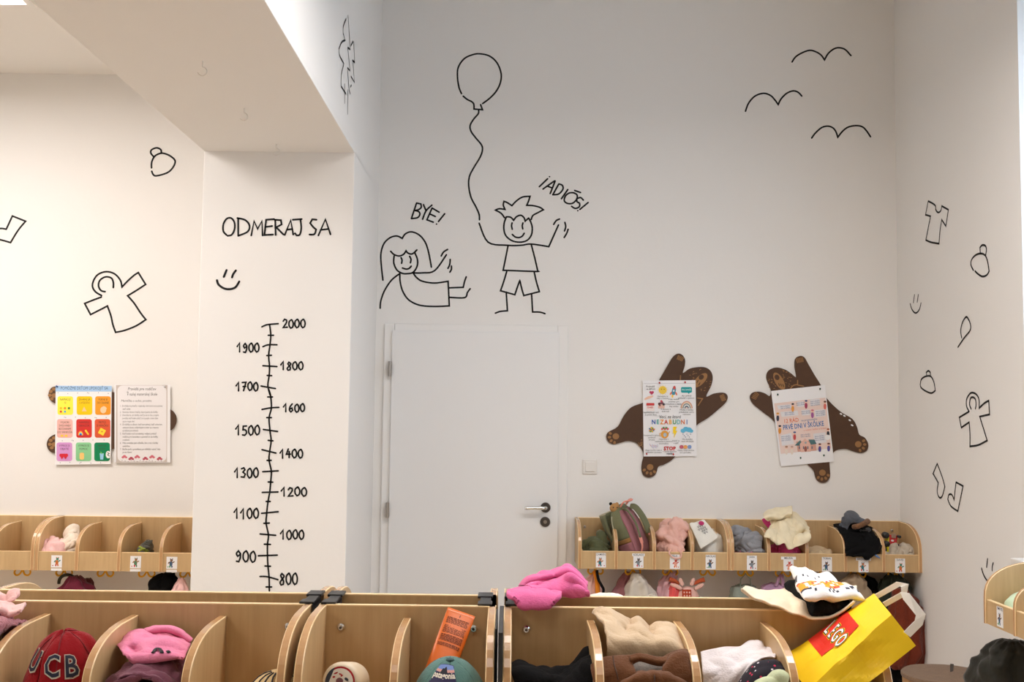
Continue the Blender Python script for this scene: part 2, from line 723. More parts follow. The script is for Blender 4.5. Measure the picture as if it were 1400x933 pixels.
# window_1: frame, panes, sill
win = empty('window_1', (XR + 0.2, (WY0 + WY1) / 2, WZ0), kind='structure')
mb = MB()
x0, x1 = XR + 0.2, XR + 0.27
for lo, hi in [((x0, WY0, WZ0), (x1, WY1, WZ0 + .07)), ((x0, WY0, WZ1 - .07), (x1, WY1, WZ1)), ((x0, WY0, WZ0), (x1, WY0 + .07, WZ1)),
               ((x0, WY1 - .07, WZ0), (x1, WY1, WZ1)), ((x0, (WY0 + WY1) / 2 - .05, WZ0), (x1, (WY0 + WY1) / 2 + .05, WZ1))]:
    mb.box(lo, hi)
add('window_frame', mb, M['plastic_white'], win, bevel=0.005)
gl = bpy.data.materials.new('window_glass')
gl.use_nodes = True
nt = gl.node_tree
tr, gs, mx = N(nt, 'ShaderNodeBsdfTransparent'), N(nt, 'ShaderNodeBsdfGlossy'), N(nt, 'ShaderNodeMixShader')
gs.inputs['Roughness'].default_value = 0.02
mx.inputs[0].default_value = 0.07
nt.links.new(tr.outputs[0], mx.inputs[1])
nt.links.new(gs.outputs[0], mx.inputs[2])
nt.links.new(mx.outputs[0], nt.nodes['Material Output'].inputs[0])
for a, b in ((WY0 + .07, (WY0 + WY1) / 2 - .05), ((WY0 + WY1) / 2 + .05, WY1 - .07)):
    add('pane', MB().box((x0 + .03, a, WZ0 + .07), (x0 + .036, b, WZ1 - .07)), gl, win)
add('window_sill', MB().box((XR - 0.06, WY0 - .03, WZ0 - .045), (XR + .22, WY1 + .04, WZ0 + .004)), M['plastic_white'], win, bevel=0.006)

# ceiling lights: flat panels
M['diffuser'] = emis('lamp_diffuser', LAMP_COL, LAMP)
M['diffuser_near'] = emis('lamp_diffuser_near', LAMP_COL, LAMP_NEAR)
M['diffuser_left_near'] = emis('lamp_diffuser_left_near', LAMP_COL, LAMP_LEFT_NEAR)
M['diffuser_left'] = emis('lamp_diffuser_left', LAMP_COL, LAMP_LEFT)


def ceiling_light(x0, x1, y0, y1, z, label, m='diffuser', drop=0.0):
    r = empty('ceiling_light', ((x0 + x1) / 2, (y0 + y1) / 2, z), label, 'lamp')
    h = MB()
    t = .03
    for lo, hi in [((x0, y0, z - .07), (x1, y0 + t, z)), ((x0, y1 - t, z - .07), (x1, y1, z)), ((x0, y0 + t, z - .07), (x0 + t, y1 - t, z)), ((x1 - t, y0 + t, z - .07), (x1, y1 - t, z)), ((x0 + t, y0 + t, z - .02), (x1 - t, y1 - t, z))]:
        h.box(lo, hi)
    add('housing', h, M['plastic_white'], r)
    add('diffuser', MB().box((x0 + t, y0 + t, z - .06), (x1 - t, y1 - t, z - .022)), M[m], r)
    if drop:
        for x in (x0 + .15, x1 - .15):
            for y in (y0 + .08, y1 - .08):
                add('cable', MB().tube([(x, y, z - .01), (x, y, z + drop + .01)], .002, 6), M['steel'], r)


yl = PZ(22, 6.5, ZCL - .06).y
xl = PZ(46, 3, ZCL - .06).x
ZL = ZCR - .63
ceiling_light(xl - 1.6, xl, yl - 0.6, yl, ZCL, 'white ceiling light panel glowing at the top left of the room', 'diffuser_left')
ceiling_light(xl - 1.6, xl, yl - 3.2, yl - 2.6, ZCL, 'white ceiling light panel further forward in the left bay', 'diffuser_left_near')
ceiling_light(-.1, 1.75, 3.0, 3.5, ZL, 'white hanging light panel in the tall bay, nearest the back wall', drop=.63)
ceiling_light(-0.65, .55, 1.0, 1.5, ZL, 'white hanging light panel in the tall bay, above the viewer', 'diffuser_near', drop=.63)

# door_1
door = empty('door_1', P(650, 800, YB) * 1.0, kind='structure')
door.location.z = 0
WL['door_1'] = Vector(door.location)
dx0, dx1 = P(537, 455, YB).x, P(763.5, 600, YB).x
dz = P(650, 453.5, YB).z
fx0, fx1, fz = P(523, 600, YB).x, P(775.5, 600, YB).x, P(650, 444, YB).z
mb = MB()
for lo, hi in [((fx0, YB - .018, 0), (dx0 + .01, YB + .02, fz)), ((dx1 - .01, YB - .018, 0), (fx1, YB + .02, fz)), ((dx0 + .01, YB - .018, dz - .01), (dx1 - .01, YB + .02, fz))]:
    mb.box(lo, hi)
add('door_frame', mb, M['frame'], door, bevel=0.005)
add('door_leaf', MB().box((dx0, YB - .034, .008), (dx1, YB + .005, dz)), M['door'], door, bevel=0.004)
for y in (505, 697):
    p = P(534 if y < 600 else 530.5, y, YB)
    add('hinge', MB().box((p.x - .008, YB - .045, p.z - .04), (p.x + .010, YB - .018, p.z + .04)).tube([(p.x + .001, YB - .046, p.z - .042), (p.x + .001, YB - .046, p.z + .042)], .008, 10), M['steel'], door)
hp, lp = P(745.5, 693.5, YB), P(745, 713, YB)
for q, nm in ((hp, 'handle_rosette'), (lp, 'lock_rosette')):
    mb = MB().tube([(q.x, YB - .034, q.z), (q.x, YB - .041, q.z), (q.x, YB - .044, q.z)], [.0275, .0275, .023], 28)
    o = add(nm, mb, M['darkmetal'], door)
    if nm == 'lock_rosette':
        add('keyhole', MB().tube([(q.x, YB - .043, q.z), (q.x, YB - .047, q.z)], .010, 16), M['steel'], o)
e = P(717, 693.5, YB)
mb = MB().tube(catmull([(hp.x, YB - .04, hp.z), (hp.x, YB - .075, hp.z), (hp.x - .012, YB - .088, hp.z), (hp.x - .03, YB - .09, hp.z), (e.x, YB - .09, e.z)], 5), .0095, 12)
add('door_handle', mb, M['chrome'], door, smooth=True)

# light switch
p = P(806.5, 638.5, YB)
sw = empty('light_switch', (p.x, YB, p.z), 'white square light switch on the wall right of the door', 'switch')
add('plate', MB().box((p.x - .041, YB - .010, p.z - .041), (p.x + .041, YB, p.z + .041)), M['plastic_white'], sw, bevel=.004)
add('rocker', MB().box((p.x - .027, YB - .016, p.z - .027), (p.x + .027, YB - .008, p.z + .027), T=None), M['plastic_white'], sw, bevel=.003)

# small hooks under the beam
for i, (px, py, lb) in enumerate([(277, 84, 'farthest left'), (334, 148, 'in the middle'), (378, 197, 'nearest the pillar')]):
    p = PZ(px, py, ZBEAM)
    pts = [(p.x, p.y, p.z), (p.x, p.y, p.z - .02)] + [(p.x + .016 * math.sin(a), p.y, p.z - .036 + .016 * math.cos(a)) for a in [k * .4 for k in range(12)]]
    add('ceiling_hook', MB().tube(pts, .0018, 8), M['plastic_white'], smooth=True, label='small white open hook screwed under the beam, ' + lb, cat='hook', group='hooks under the beam')


# ------------------------------------------------------------------ painted wall drawings
def crop(ox, oy, s):
    return lambda x, y: (ox + x / s, oy + y / s)


K1, K2, K3, K4 = crop(500, 230, 4.2424), crop(600, 50, 3.4545), crop(980, 40, 5.1846), crop(0, 180, 3.2185)
K5, K6, K7, K8 = crop(1220, 250, 4.0556), crop(1220, 470, 3.732), crop(1230, 760, 5.394), crop(420, 0, 3.7286)
K9, K10 = crop(280, 270, 3.4556), crop(280, 530, 3.2172)


def drawing(name, strokes, plane, label, cat='wall drawing', width=.0095, group=None):
    """strokes: (crop, [points])"""
    mb = MB()
    for K, pts in strokes:
        if plane[0] == 'Y':
            f = lambda x, y: P(*K(x, y), plane[1])
            n = Vector((0, -1, 0))
        else:
            f = lambda x, y: PX(*K(x, y), plane[1])
            n = Vector((1 if plane[1] < 0 else -1, 0, 0))
        pts2 = [f(*p) + n * .0012 for p in pts]
        ribbon(mb, smooth_poly(pts2), width, n)
    return add(name, mb, M['marker'], label=label, cat=cat, group=group)


bk, lf, pl, rt, bs = ('Y', YB), ('Y', YL), ('Y', YP), ('X', XR), ('X', XP1)
drawing('balloon_drawing', [
    (K2, [(107, 270), (95, 240), (88, 190), (92, 145), (120, 105), (160, 86), (195, 82), (240, 93), (275, 125), (294, 175), (290, 220), (270, 260), (240, 292), (207, 317)]),
    (K2, [(115, 282), (135, 298), (155, 308), (165, 320), (166, 343), (206, 346), (197, 322)]),
    (K2, [(188, 347), (186, 365), (165, 390), (148, 420), (152, 448), (175, 480), (200, 510), (206, 535), (195, 570), (165, 620), (145, 660), (141, 705), (152, 760), (175, 805), (190, 840), (192, 866)])],
    bk, 'black line drawing of a balloon on a long wavy string')
drawing('boy_drawing', [(K1, s) for s in [
    [(658, 320), (710, 430), (820, 448), (900, 448), (960, 441), (1062, 456), (1118, 330)],
    [(805, 288), (785, 262), (752, 244), (775, 236), (808, 240), (798, 215), (802, 193), (820, 200), (848, 218), (875, 190), (910, 168), (953, 164), (945, 190), (934, 216), (970, 218), (1010, 228), (1030, 242), (1000, 258), (970, 275), (960, 298)],
    [(815, 285), (803, 320), (802, 360), (815, 395), (850, 422), (895, 430), (935, 420), (960, 390), (966, 350), (958, 315), (945, 290)],
    [(815, 283), (840, 285), (858, 303), (875, 282), (900, 274), (918, 288), (925, 308), (945, 290)],
    [(849, 318), (846, 335), (850, 355)], [(912, 318), (908, 335), (911, 353)],
    [(850, 385), (868, 400), (890, 403), (908, 395), (919, 378)],
    [(826, 448), (812, 520), (797, 593), (985, 600), (998, 598)], [(960, 443), (980, 520), (998, 598)],
    [(818, 600), (800, 660), (782, 712), (865, 735), (880, 690), (894, 652), (905, 700), (917, 740), (1007, 717), (990, 660), (977, 602)],
    [(815, 720), (822, 828), (780, 832), (752, 842)], [(962, 730), (968, 835), (1010, 836), (1040, 845)],
    [(1090, 327), (1105, 305), (1124, 296)], [(1155, 315), (1160, 340), (1153, 365)], [(1174, 355), (1165, 380), (1151, 403)]]],
    bk, 'black line drawing of a boy in shorts with raised arms')
drawing('girl_drawing', [(K1, s) for s in [
    [(100, 650), (92, 580), (88, 500), (105, 440), (140, 405), (180, 394), (212, 408), (230, 382), (265, 370), (310, 388), (345, 430), (365, 490), (381, 575)],
    [(145, 483), (165, 502), (195, 510), (220, 500), (234, 480), (245, 493), (270, 498), (297, 475)],
    [(165, 510), (163, 550), (180, 590), (210, 610), (240, 613), (275, 605), (298, 570), (300, 530), (285, 492)],
    [(205, 520), (211, 535), (208, 553)], [(255, 512), (263, 530), (259, 550)], [(213, 580), (235, 586), (252, 582), (264, 569)],
    [(198, 612), (150, 650), (110, 710), (88, 770), (84, 813)],
    [(198, 615), (200, 660), (215, 715), (250, 765), (310, 795), (390, 803), (485, 800), (478, 657), (400, 667), (330, 657), (295, 635), (275, 608)],
    [(275, 608), (330, 608), (400, 595), (468, 503)],
    [(438, 510), (452, 487), (475, 472)], [(490, 530), (487, 560), (477, 582)], [(497, 568), (497, 588), (488, 604)],
    [(482, 695), (566, 692), (573, 660), (583, 631)], [(485, 750), (573, 752), (590, 722), (606, 700)]]],
    bk, 'black line drawing of a sitting girl with long hair waving')
drawing('greeting_lettering', [(K1, s) for s in [
    [(1066, 50)], [(1055, 62), (1007, 108)], [(1028, 122), (1090, 78), (1098, 77), (1070, 148)], [(1052, 104), (1083, 116)],
    [(1120, 92), (1085, 155)], [(1120, 92), (1140, 100), (1144, 122), (1120, 150), (1085, 155)], [(1172, 125), (1135, 178)],
    [(1205, 143), (1225, 155), (1224, 180), (1200, 204), (1170, 205), (1152, 190), (1158, 163), (1180, 145), (1205, 143)], [(1212, 130), (1246, 142)],
    [(1262, 186), (1246, 171), (1224, 178), (1226, 195), (1240, 205), (1238, 225), (1215, 234), (1194, 222)], [(1290, 200), (1242, 240)], [(1230, 247)]]],
    bk, 'black painted greeting word slanting beside the boy', 'wall lettering')
drawing('goodbye_lettering', [(K1, s) for s in [
    [(295, 203), (265, 293)], [(295, 203), (320, 208), (322, 228), (305, 242), (284, 246), (308, 253), (314, 270), (300, 288), (265, 293)],
    [(335, 212), (350, 248)], [(384, 215), (350, 248), (330, 297)], [(385, 232), (355, 300), (392, 314)], [(385, 232), (426, 256)], [(370, 265), (404, 281)],
    [(458, 265), (422, 310)], [(411, 325)]]],
    bk, 'black painted short farewell word above the sitting girl', 'wall lettering')
for s, lb in (([(533, 233), (560, 195), (610, 165), (660, 150), (705, 162), (740, 185), (763, 218), (790, 172), (830, 140), (868, 132), (910, 145), (950, 187)], 'black line drawing of a flying bird, highest of three'),
              ([(203, 582), (225, 525), (270, 475), (330, 455), (380, 470), (410, 500), (435, 535), (455, 495), (495, 455), (540, 438), (575, 447), (602, 474)], 'black line drawing of a flying bird, leftmost of three'),
              ([(672, 772), (700, 735), (745, 697), (790, 688), (825, 702), (845, 730), (857, 767), (890, 725), (930, 695), (985, 684), (1030, 692), (1060, 720), (1089, 763)], 'black line drawing of a flying bird, lowest of three')):
    drawing('bird_drawing', [(K3, s)], bk, lb, group='birds painted on the back wall')
drawing('hat_drawing', [(K4, [(678, 112), (664, 95), (668, 80), (690, 72), (708, 80), (710, 96)]),
                        (K4, [(667, 160), (668, 135), (680, 110), (700, 98), (720, 96), (750, 108), (771, 130), (760, 160), (735, 182), (690, 195), (675, 190), (668, 175)])],
        lf, 'black line drawing of a bobble hat on the left wall')
drawing('coat_drawing', [(K4, [(447, 722), (420, 705), (407, 680), (415, 650), (435, 627), (470, 617), (505, 627), (530, 655), (537, 685), (560, 660), (590, 633), (609, 621), (641, 673), (600, 700), (562, 723), (590, 755), (620, 800), (642, 828), (600, 855), (550, 875), (509, 884), (497, 850), (488, 810), (473, 768), (440, 785), (399, 806), (373, 757), (410, 742), (446, 729)]),
                         (K4, [(463, 705), (445, 700), (434, 680), (440, 655), (465, 640), (490, 645), (499, 665), (499, 687)])],
        lf, 'black line drawing of a hooded coat on the left wall')
drawing('sock_drawing', [(K4, [(-40, 440), (0, 427), (28, 430), (55, 372), (113, 395), (80, 435), (47, 489), (0, 476), (-40, 470), (-52, 455), (-40, 440)])],
        lf, 'black line drawing of a sock at the left edge of the left wall')
drawing('shirt_drawing', [(K5, [(200, 102), (185, 178), (213, 186), (200, 250), (187, 318), (215, 330), (260, 338), (265, 270), (275, 205), (298, 241), (312, 150), (275, 129), (270, 155), (255, 165), (242, 150), (237, 124), (200, 102)])],
        rt, 'black line drawing of a shirt on the right wall')
drawing('hat_drawing', [(K5, [(489, 390), (487, 360), (500, 346), (517, 350), (523, 370), (519, 400)]),
                        (K5, [(450, 485), (437, 455), (442, 425), (465, 400), (495, 393), (517, 405), (530, 440), (538, 490), (525, 512), (500, 520), (475, 505), (460, 490)])],
        rt, 'larger black line drawing of a bobble hat, high on the right wall')
drawing('smile_drawing', [(K5, [(124, 622), (118, 664)]), (K5, [(145, 622), (139, 662)]), (K5, [(100, 672), (110, 703), (130, 723), (150, 705), (160, 668)])],
        rt, 'small black smiling face painted on the right wall')
drawing('spoon_drawing', [(K5, [(365, 912), (400, 860), (432, 820), (434, 785), (420, 752), (408, 746), (390, 775), (380, 820), (386, 860)])],
        rt, 'black line drawing of a loop with a tail on the right wall')
drawing('hat_drawing', [(K6, [(176, 163), (174, 148), (185, 139), (195, 148), (195, 163)]),
                        (K6, [(143, 210), (148, 185), (165, 170), (190, 165), (205, 178), (215, 205), (220, 240), (200, 253), (170, 242), (148, 225), (143, 210)])],
        rt, 'smaller black line drawing of a bobble hat, lower on the right wall')
drawing('coat_drawing', [(K6, [(393, 347), (380, 320), (380, 285), (395, 258), (410, 251), (430, 260), (443, 285), (444, 330), (470, 305), (493, 292), (497, 362), (447, 373), (465, 430), (485, 495), (440, 518), (397, 525), (397, 460), (393, 402), (353, 429), (343, 377), (393, 347)]),
                         (K6, [(403, 333), (395, 310), (400, 280), (412, 274), (425, 285), (428, 315), (425, 332)])],
        rt, 'black line drawing of a hooded coat on the right wall')
drawing('sock_drawing', [(K6, [(230, 613), (209, 664), (235, 710), (230, 755), (240, 785), (255, 780), (269, 730), (255, 680), (230, 613)])], rt, 'black line drawing of a sock, left of the pair on the right wall')
drawing('sock_drawing', [(K6, [(326, 708), (362, 728), (335, 856), (300, 830), (284, 795), (290, 772), (305, 772), (316, 797), (326, 708)])], rt, 'black line drawing of a sock, right of the pair on the right wall')
drawing('smile_drawing', [(K7, [(650, 25), (643, 85)]), (K7, [(692, 55), (685, 80), (684, 110)]), (K7, [(606, 95), (622, 145), (650, 188), (680, 205), (715, 190), (730, 150)])],
        rt, 'black smiling face half hidden behind the cubby shelf on the right wall')
drawing('tree_drawing', [(K8, s) for s in [
    [(197, 97), (183, 135), (182, 170), (193, 205), (175, 215), (160, 250), (165, 285), (186, 325), (173, 380), (172, 440), (196, 478)],
    [(207, 80), (218, 240)], [(206, 243), (218, 252)], [(206, 245), (217, 360), (204, 347)], [(232, 212), (222, 232)],
    [(236, 215), (241, 318), (229, 308)], [(232, 320), (240, 420), (222, 390)], [(205, 360), (213, 460)], [(224, 435), (220, 442)],
    [(190, 430), (190, 525)], [(207, 460), (205, 580)], [(213, 460), (218, 478)]]],
    bs, 'black line drawing of a ragged tree on the beam side')
drawing('measure_lettering', [(K9, s) for s in [
    [(103, 178), (88, 160), (88, 128), (103, 102), (124, 98), (140, 118), (141, 150), (128, 176), (108, 182)],
    [(158, 100), (158, 180)], [(154, 98), (190, 107), (211, 132), (203, 162), (158, 182)],
    [(220, 180), (233, 112), (250, 150), (270, 112), (273, 180)], [(328, 103), (290, 106), (282, 178), (322, 176)], [(286, 140), (318, 136)],
    [(333, 108), (335, 178)], [(330, 106), (360, 108), (363, 128), (338, 142), (372, 176)],
    [(378, 178), (406, 108), (418, 176)], [(388, 153), (414, 150)], [(416, 106), (458, 103)], [(452, 105), (456, 145), (449, 176), (434, 180), (426, 170)],
    [(528, 106), (508, 104), (498, 122), (512, 140), (526, 152), (518, 174), (495, 176)], [(537, 180), (570, 104), (594, 175)], [(547, 154), (583, 150)]]],
    pl, 'large black painted lettering across the pillar above the height chart', 'wall lettering', .0088)
drawing('smile_drawing', [(K9, [(103, 344), (90, 376)]), (K9, [(147, 346), (135, 362), (129, 378)]), (K9, [(58, 392), (65, 412), (90, 430), (118, 434), (145, 425), (163, 398)])],
        pl, 'black smiling face painted on the pillar', width=.0105)
DIG = {'0': [[(.5, 0), (.12, .25), (.1, .7), (.4, 1), (.75, .85), (.85, .4), (.6, .03), (.45, .02)]], '1': [[(.05, .4), (.5, 0), (.5, 1)]],
       '2': [[(.1, .25), (.35, .02), (.7, .1), (.7, .4), (.1, 1), (.85, .95)]], '3': [[(.15, .1), (.55, 0), (.75, .2), (.4, .45), (.8, .65), (.6, .98), (.1, .95)]],
       '4': [[(.45, 0), (.1, .62), (.85, .6)], [(.62, .3), (.6, 1)]], '5': [[(.8, .02), (.25, .04), (.2, .42), (.65, .45), (.8, .75), (.5, 1), (.12, .95)]],
       '6': [[(.65, 0), (.25, .35), (.12, .75), (.4, 1), (.75, .8), (.6, .52), (.18, .65)]], '7': [[(.1, .03), (.8, .0), (.35, 1)], [(.25, .5), (.75, .48)]],
       '8': [[(.75, .15), (.45, 0), (.25, .2), (.7, .65), (.65, .95), (.3, 1), (.15, .75), (.75, .3), (.75, .15)]], '9': [[(.75, .25), (.45, 0), (.15, .25), (.35, .5), (.75, .3), (.72, .65), (.5, 1), (.15, .95)]]}
st = [(K9, [(306, 600), (312, 650), (308, 700), (302, 748), (306, 800), (304, 845), (298, 890), (308, 933)]),
      (K10, [(282, 10), (290, 40), (293, 90), (283, 135), (287, 190), (292, 235), (286, 280), (283, 320), (293, 370), (290, 415), (286, 460), (278, 505), (272, 560), (270, 598), (280, 650), (276, 690), (276, 740), (278, 785), (283, 835), (284, 895)])]
st += [(K9, s) for s in [[(270, 612), (295, 602), (347, 597)], [(300, 652), (325, 652)], [(275, 706), (300, 697), (341, 697)], [(293, 748), (315, 747)], [(275, 796), (341, 800)], [(295, 842), (316, 843)], [(266, 892), (334, 904)]]]
st += [(K10, s) for s in [[(277, 42), (298, 42)], [(252, 97), (290, 90), (326, 88)], [(273, 133), (293, 133)], [(258, 185), (320, 194)], [(279, 233), (300, 235)], [(252, 274), (313, 289)], [(274, 321), (292, 321)], [(255, 371), (323, 367)], [(279, 416), (299, 417)], [(253, 462), (322, 460)], [(270, 502), (288, 502)], [(250, 554), (323, 547)], [(260, 598), (284, 597)], [(244, 645), (312, 651)], [(262, 690), (289, 691)], [(236, 741), (319, 738)], [(265, 786), (289, 787)], [(243, 832), (275, 833), (322, 846)], [(270, 878), (294, 878)]]]
for K, tx, a, b, y0, y1 in [(K9, '2000', 368, 480, 577, 617), (K9, '1900', 152, 262, 690, 732), (K9, '1800', 358, 470, 778, 816), (K9, '1700', 147, 257, 874, 914),
                            (K10, '1600', 345, 444, 73, 108), (K10, '1500', 135, 247, 168, 210), (K10, '1400', 330, 436, 272, 310), (K10, '1300', 130, 241, 355, 397),
                            (K10, '1200', 335, 454, 440, 478), (K10, '1100', 128, 242, 533, 577), (K10, '1000', 332, 441, 628, 668), (K10, '900', 135, 230, 720, 768), (K10, '800', 328, 413, 818, 868)]:
    wd = (b - a) / len(tx)
    for i, ch in enumerate(tx):
        for s in DIG[ch]:
            st.append((K, [(a + wd * (i + .92 * x), y0 + (y1 - y0) * y + (1.5 * math.sin(i * 2.3 + y0))) for x, y in s]))
drawing('height_chart', st, pl, 'black painted height chart with numbers down the pillar', 'height chart', .0078)


# ------------------------------------------------------------------ bears and posters
def flat(K, Y):
    return lambda x, y, d=0.0: P(*K(x, y), Y - d)


def rot2(c, pts, a):
    ca, sa = math.cos(a), math.sin(a)
    return [(c[0] + x * ca - y * sa, c[1] + x * sa + y * ca) for x, y in pts]


def oval(c, rx, ry, a=0, n=16):
    return rot2(c, [(rx * math.cos(t), ry * math.sin(t)) for t in [2 * math.pi * k / n for k in range(n)]], a)


def rrect(x0, y0, x1, y1, r, n=4):
    out = []
    for cx, cy, a0 in ((x1 - r, y1 - r, 0), (x0 + r, y1 - r, 90), (x0 + r, y0 + r, 180), (x1 - r, y0 + r, 270)):
        for k in range(n + 1):
            a = math.radians(a0 + 90 * k / n)
            out.append((cx + r * math.cos(a), cy + r * math.sin(a)))
    return out


NY = Vector((0, -1, 0))


def bear(K, Y, outline, marks, label):
    r = [Vector((*p, 0)) for p in outline]
    pts = [P(*K(p.x, p.y), Y) for p in catmull(r, 4, True)]
    base = Vector((sum(p.x for p in pts) / len(pts), Y, min(p.z for p in pts)))
    root = empty('bear_board', base, label, 'wall decoration', 'brown bear boards on the walls')
    add('board', MB().prism(pts, NY * .010), M['bear'], root)
    f = lambda x, y: P(*K(x, y), Y) + NY * .0106
    for nm, ms in marks:
        mb = MB()
        for kind, *a in ms:
            if kind == 'o':
                mb.poly([f(*p) for p in oval(*a)])
            elif kind == 'l':
                ribbon(mb, smooth_poly([f(*p) for p in a[0]]), a[1], NY)
            elif kind == 'd':
                mb.poly([f(*p) + NY * .0004 for p in oval(*a)], 1)
            elif kind == 'w':
                mb.poly([f(*p) for p in oval(*a)], 2)
        add(nm, mb, [M['tan'], M['bear'], M['paper']], root, kind='stuff' if nm in ('freckles', 'claw_marks', 'paw_print') else None)
    return root


K11, K12, K13 = crop(810, 470, 4.665), crop(1010, 470, 4.663), crop(50, 500, 5.833)
rr = random.Random(5)


def paw(c, big, a0, s=1.0):
    out = [('o', c, big, big * .95)]
    for k in range(4):
        a = a0 + (k - 1.5) * .62
        out.append(('o', (c[0] + 41 * s * math.cos(a), c[1] + 41 * s * math.sin(a)), 11 * s, 8.5 * s, a))
    return out


mk = [('paw_print', paw((148, 592), 21, 2.7)), ('paw_print', paw((366, 788), 21, 1.75))]
for cx, cy, a in ((560, 92, .15), (832, 345, .9)):
    ms = []
    for k in range(5):
        x, y = rot2((cx, cy), [((k - 2) * 9, -10), ((k - 2) * 8 - 1, 16)], a + .25)
        ms.append(('l', [x, y], .005))
    mk.append(('claw_marks', ms))
mk.append(('muzzle', [('o', (685, 235), 60, 27, -.78), ('d', (692, 215), 18, 15, -.78), ('d', (668, 242), 3, 12, .5), ('d', (680, 258), 3, 12, .5)]))
ms = []
for _ in range(70):
    x, y = rr.uniform(585, 755), rr.uniform(165, 335)
    if ((x - 685) ** 2 / 80 ** 2 + (y - 235) ** 2 / 80 ** 2) < 1 and abs((x - 685) * .7 + (y - 235) * .7) > 33:
        ms.append(('o', (x, y), 5.5, 2, rr.uniform(-1, 0)))
for k in range(16):
    ms.append(('o', (rr.uniform(292, 318), rr.uniform(605, 660)), 5, 2, -.8))
mk += [('freckles', ms), ('collar_mark', [('l', [(560, 205), (558, 240)], .006)]), ('collar_mark', [('l', [(668, 348), (700, 352), (672, 395)], .006)])]
bear(K11, YB, [(425, 232), (470, 155), (505, 95), (530, 70), (555, 65), (578, 80), (590, 110), (585, 150), (576, 188), (620, 160), (680, 150), (725, 155), (755, 180), (765, 220), (755, 270), (724, 338), (770, 320), (820, 313), (850, 320), (861, 345), (845, 380), (790, 430), (730, 478), (660, 525), (600, 620), (520, 728), (460, 770), (420, 785), (408, 820), (390, 845), (355, 855), (325, 840), (312, 805), (315, 760), (325, 720), (320, 690), (300, 655), (270, 630), (220, 622), (170, 635), (130, 643), (100, 625), (88, 595), (100, 565), (160, 530), (200, 460), (250, 405), (330, 372), (380, 310)],
     mk, 'brown bear-shaped board right of the door, its head at the upper right')
mk = [('paw_print', paw((758, 642), 21, .35)), ('paw_print', paw((530, 823), 21, 1.35))]
for cx, cy, a in ((385, 102, -.1), (100, 332, -.9)):
    ms = []
    for k in range(5):
        x, y = rot2((cx, cy), [((k - 2) * 10, -10), ((k - 2) * 9 + 1, 18)], a - .1)
        ms.append(('l', [x, y], .005))
    mk.append(('claw_marks', ms))
mk.append(('muzzle', [('o', (255, 240), 62, 27, 1.05), ('d', (241, 216), 18, 15, 1.05)] + [('d', (254 + k * 13, 262 + k * 3), 3, 11, -.3) for k in range(3)]))
ms = []
for _ in range(70):
    x, y = rr.uniform(185, 345), rr.uniform(165, 300)
    if ((x - 262) ** 2 / 82 ** 2 + (y - 240) ** 2 / 80 ** 2) < 1 and abs((x - 255) * .87 - (y - 240) * .5) > 32:
        ms.append(('o', (x, y), 5.5, 2, rr.uniform(0, 1)))
mk += [('freckles', ms), ('collar_mark', [('l', [(372, 235), (372, 262), (345, 268), (325, 290)], .006)]), ('collar_mark', [('l', [(372, 265), (410, 272)], .006)])]
for c in ((648, 449), (670, 461), (704, 489), (719, 521)):
    mk.append(('white_chip', [('w', c, 9, 5, .5)]))
bear(K12, YB, [(205, 300), (180, 240), (175, 205), (190, 172), (235, 153), (290, 165), (330, 190), (364, 214), (355, 150), (358, 100), (385, 80), (415, 88), (440, 130), (480, 200), (520, 265), (555, 345), (640, 430), (720, 480), (750, 530), (765, 580), (800, 600), (822, 640), (815, 680), (780, 698), (735, 690), (680, 672), (620, 680), (590, 710), (575, 750), (580, 830), (575, 860), (550, 885), (515, 885), (490, 860), (475, 810), (430, 765), (380, 720), (300, 620), (225, 497), (150, 435), (90, 385), (70, 345), (85, 315), (125, 307), (165, 318), (195, 335)],
     mk, 'brown bear-shaped board near the room corner, its head at the upper left')
mk = []
for cy in (232, 622):
    ms = []
    for k, (dx, dy) in enumerate([(-38, -25), (-46, 6), (-30, 34), (-14, -44), (-12, 8)]):
        ms.append(('o', (158 + dx, cy + dy), 15 if k < 4 else 20, 13 if k < 4 else 18))
    mk.append(('paw_print', ms))
bear(K13, YL, [(160, 168), (122, 182), (101, 225), (110, 270), (150, 302), (220, 330), (260, 420), (220, 530), (150, 550), (104, 580), (87, 630), (106, 678), (150, 698), (260, 692), (450, 680), (616, 665), (760, 600), (900, 560), (1000, 525), (1070, 518), (1104, 485), (1118, 435), (1108, 390), (1070, 352), (980, 330), (850, 290), (640, 218), (450, 200), (250, 180)],
     mk, 'brown bear-shaped board on the left wall, almost hidden by two posters')


def poster(K, Y, corners, label, thick=.0008, off=.0115, name='poster'):
    pts = [P(*K(*c), Y) + NY * off for c in corners]
    base = Vector((sum(p.x for p in pts) / 4, Y - off, min(p.z for p in pts)))
    root = empty(name, base, label, 'poster')
    add('sheet', MB().prism(pts, NY * thick), M['paper'], root)
    return root


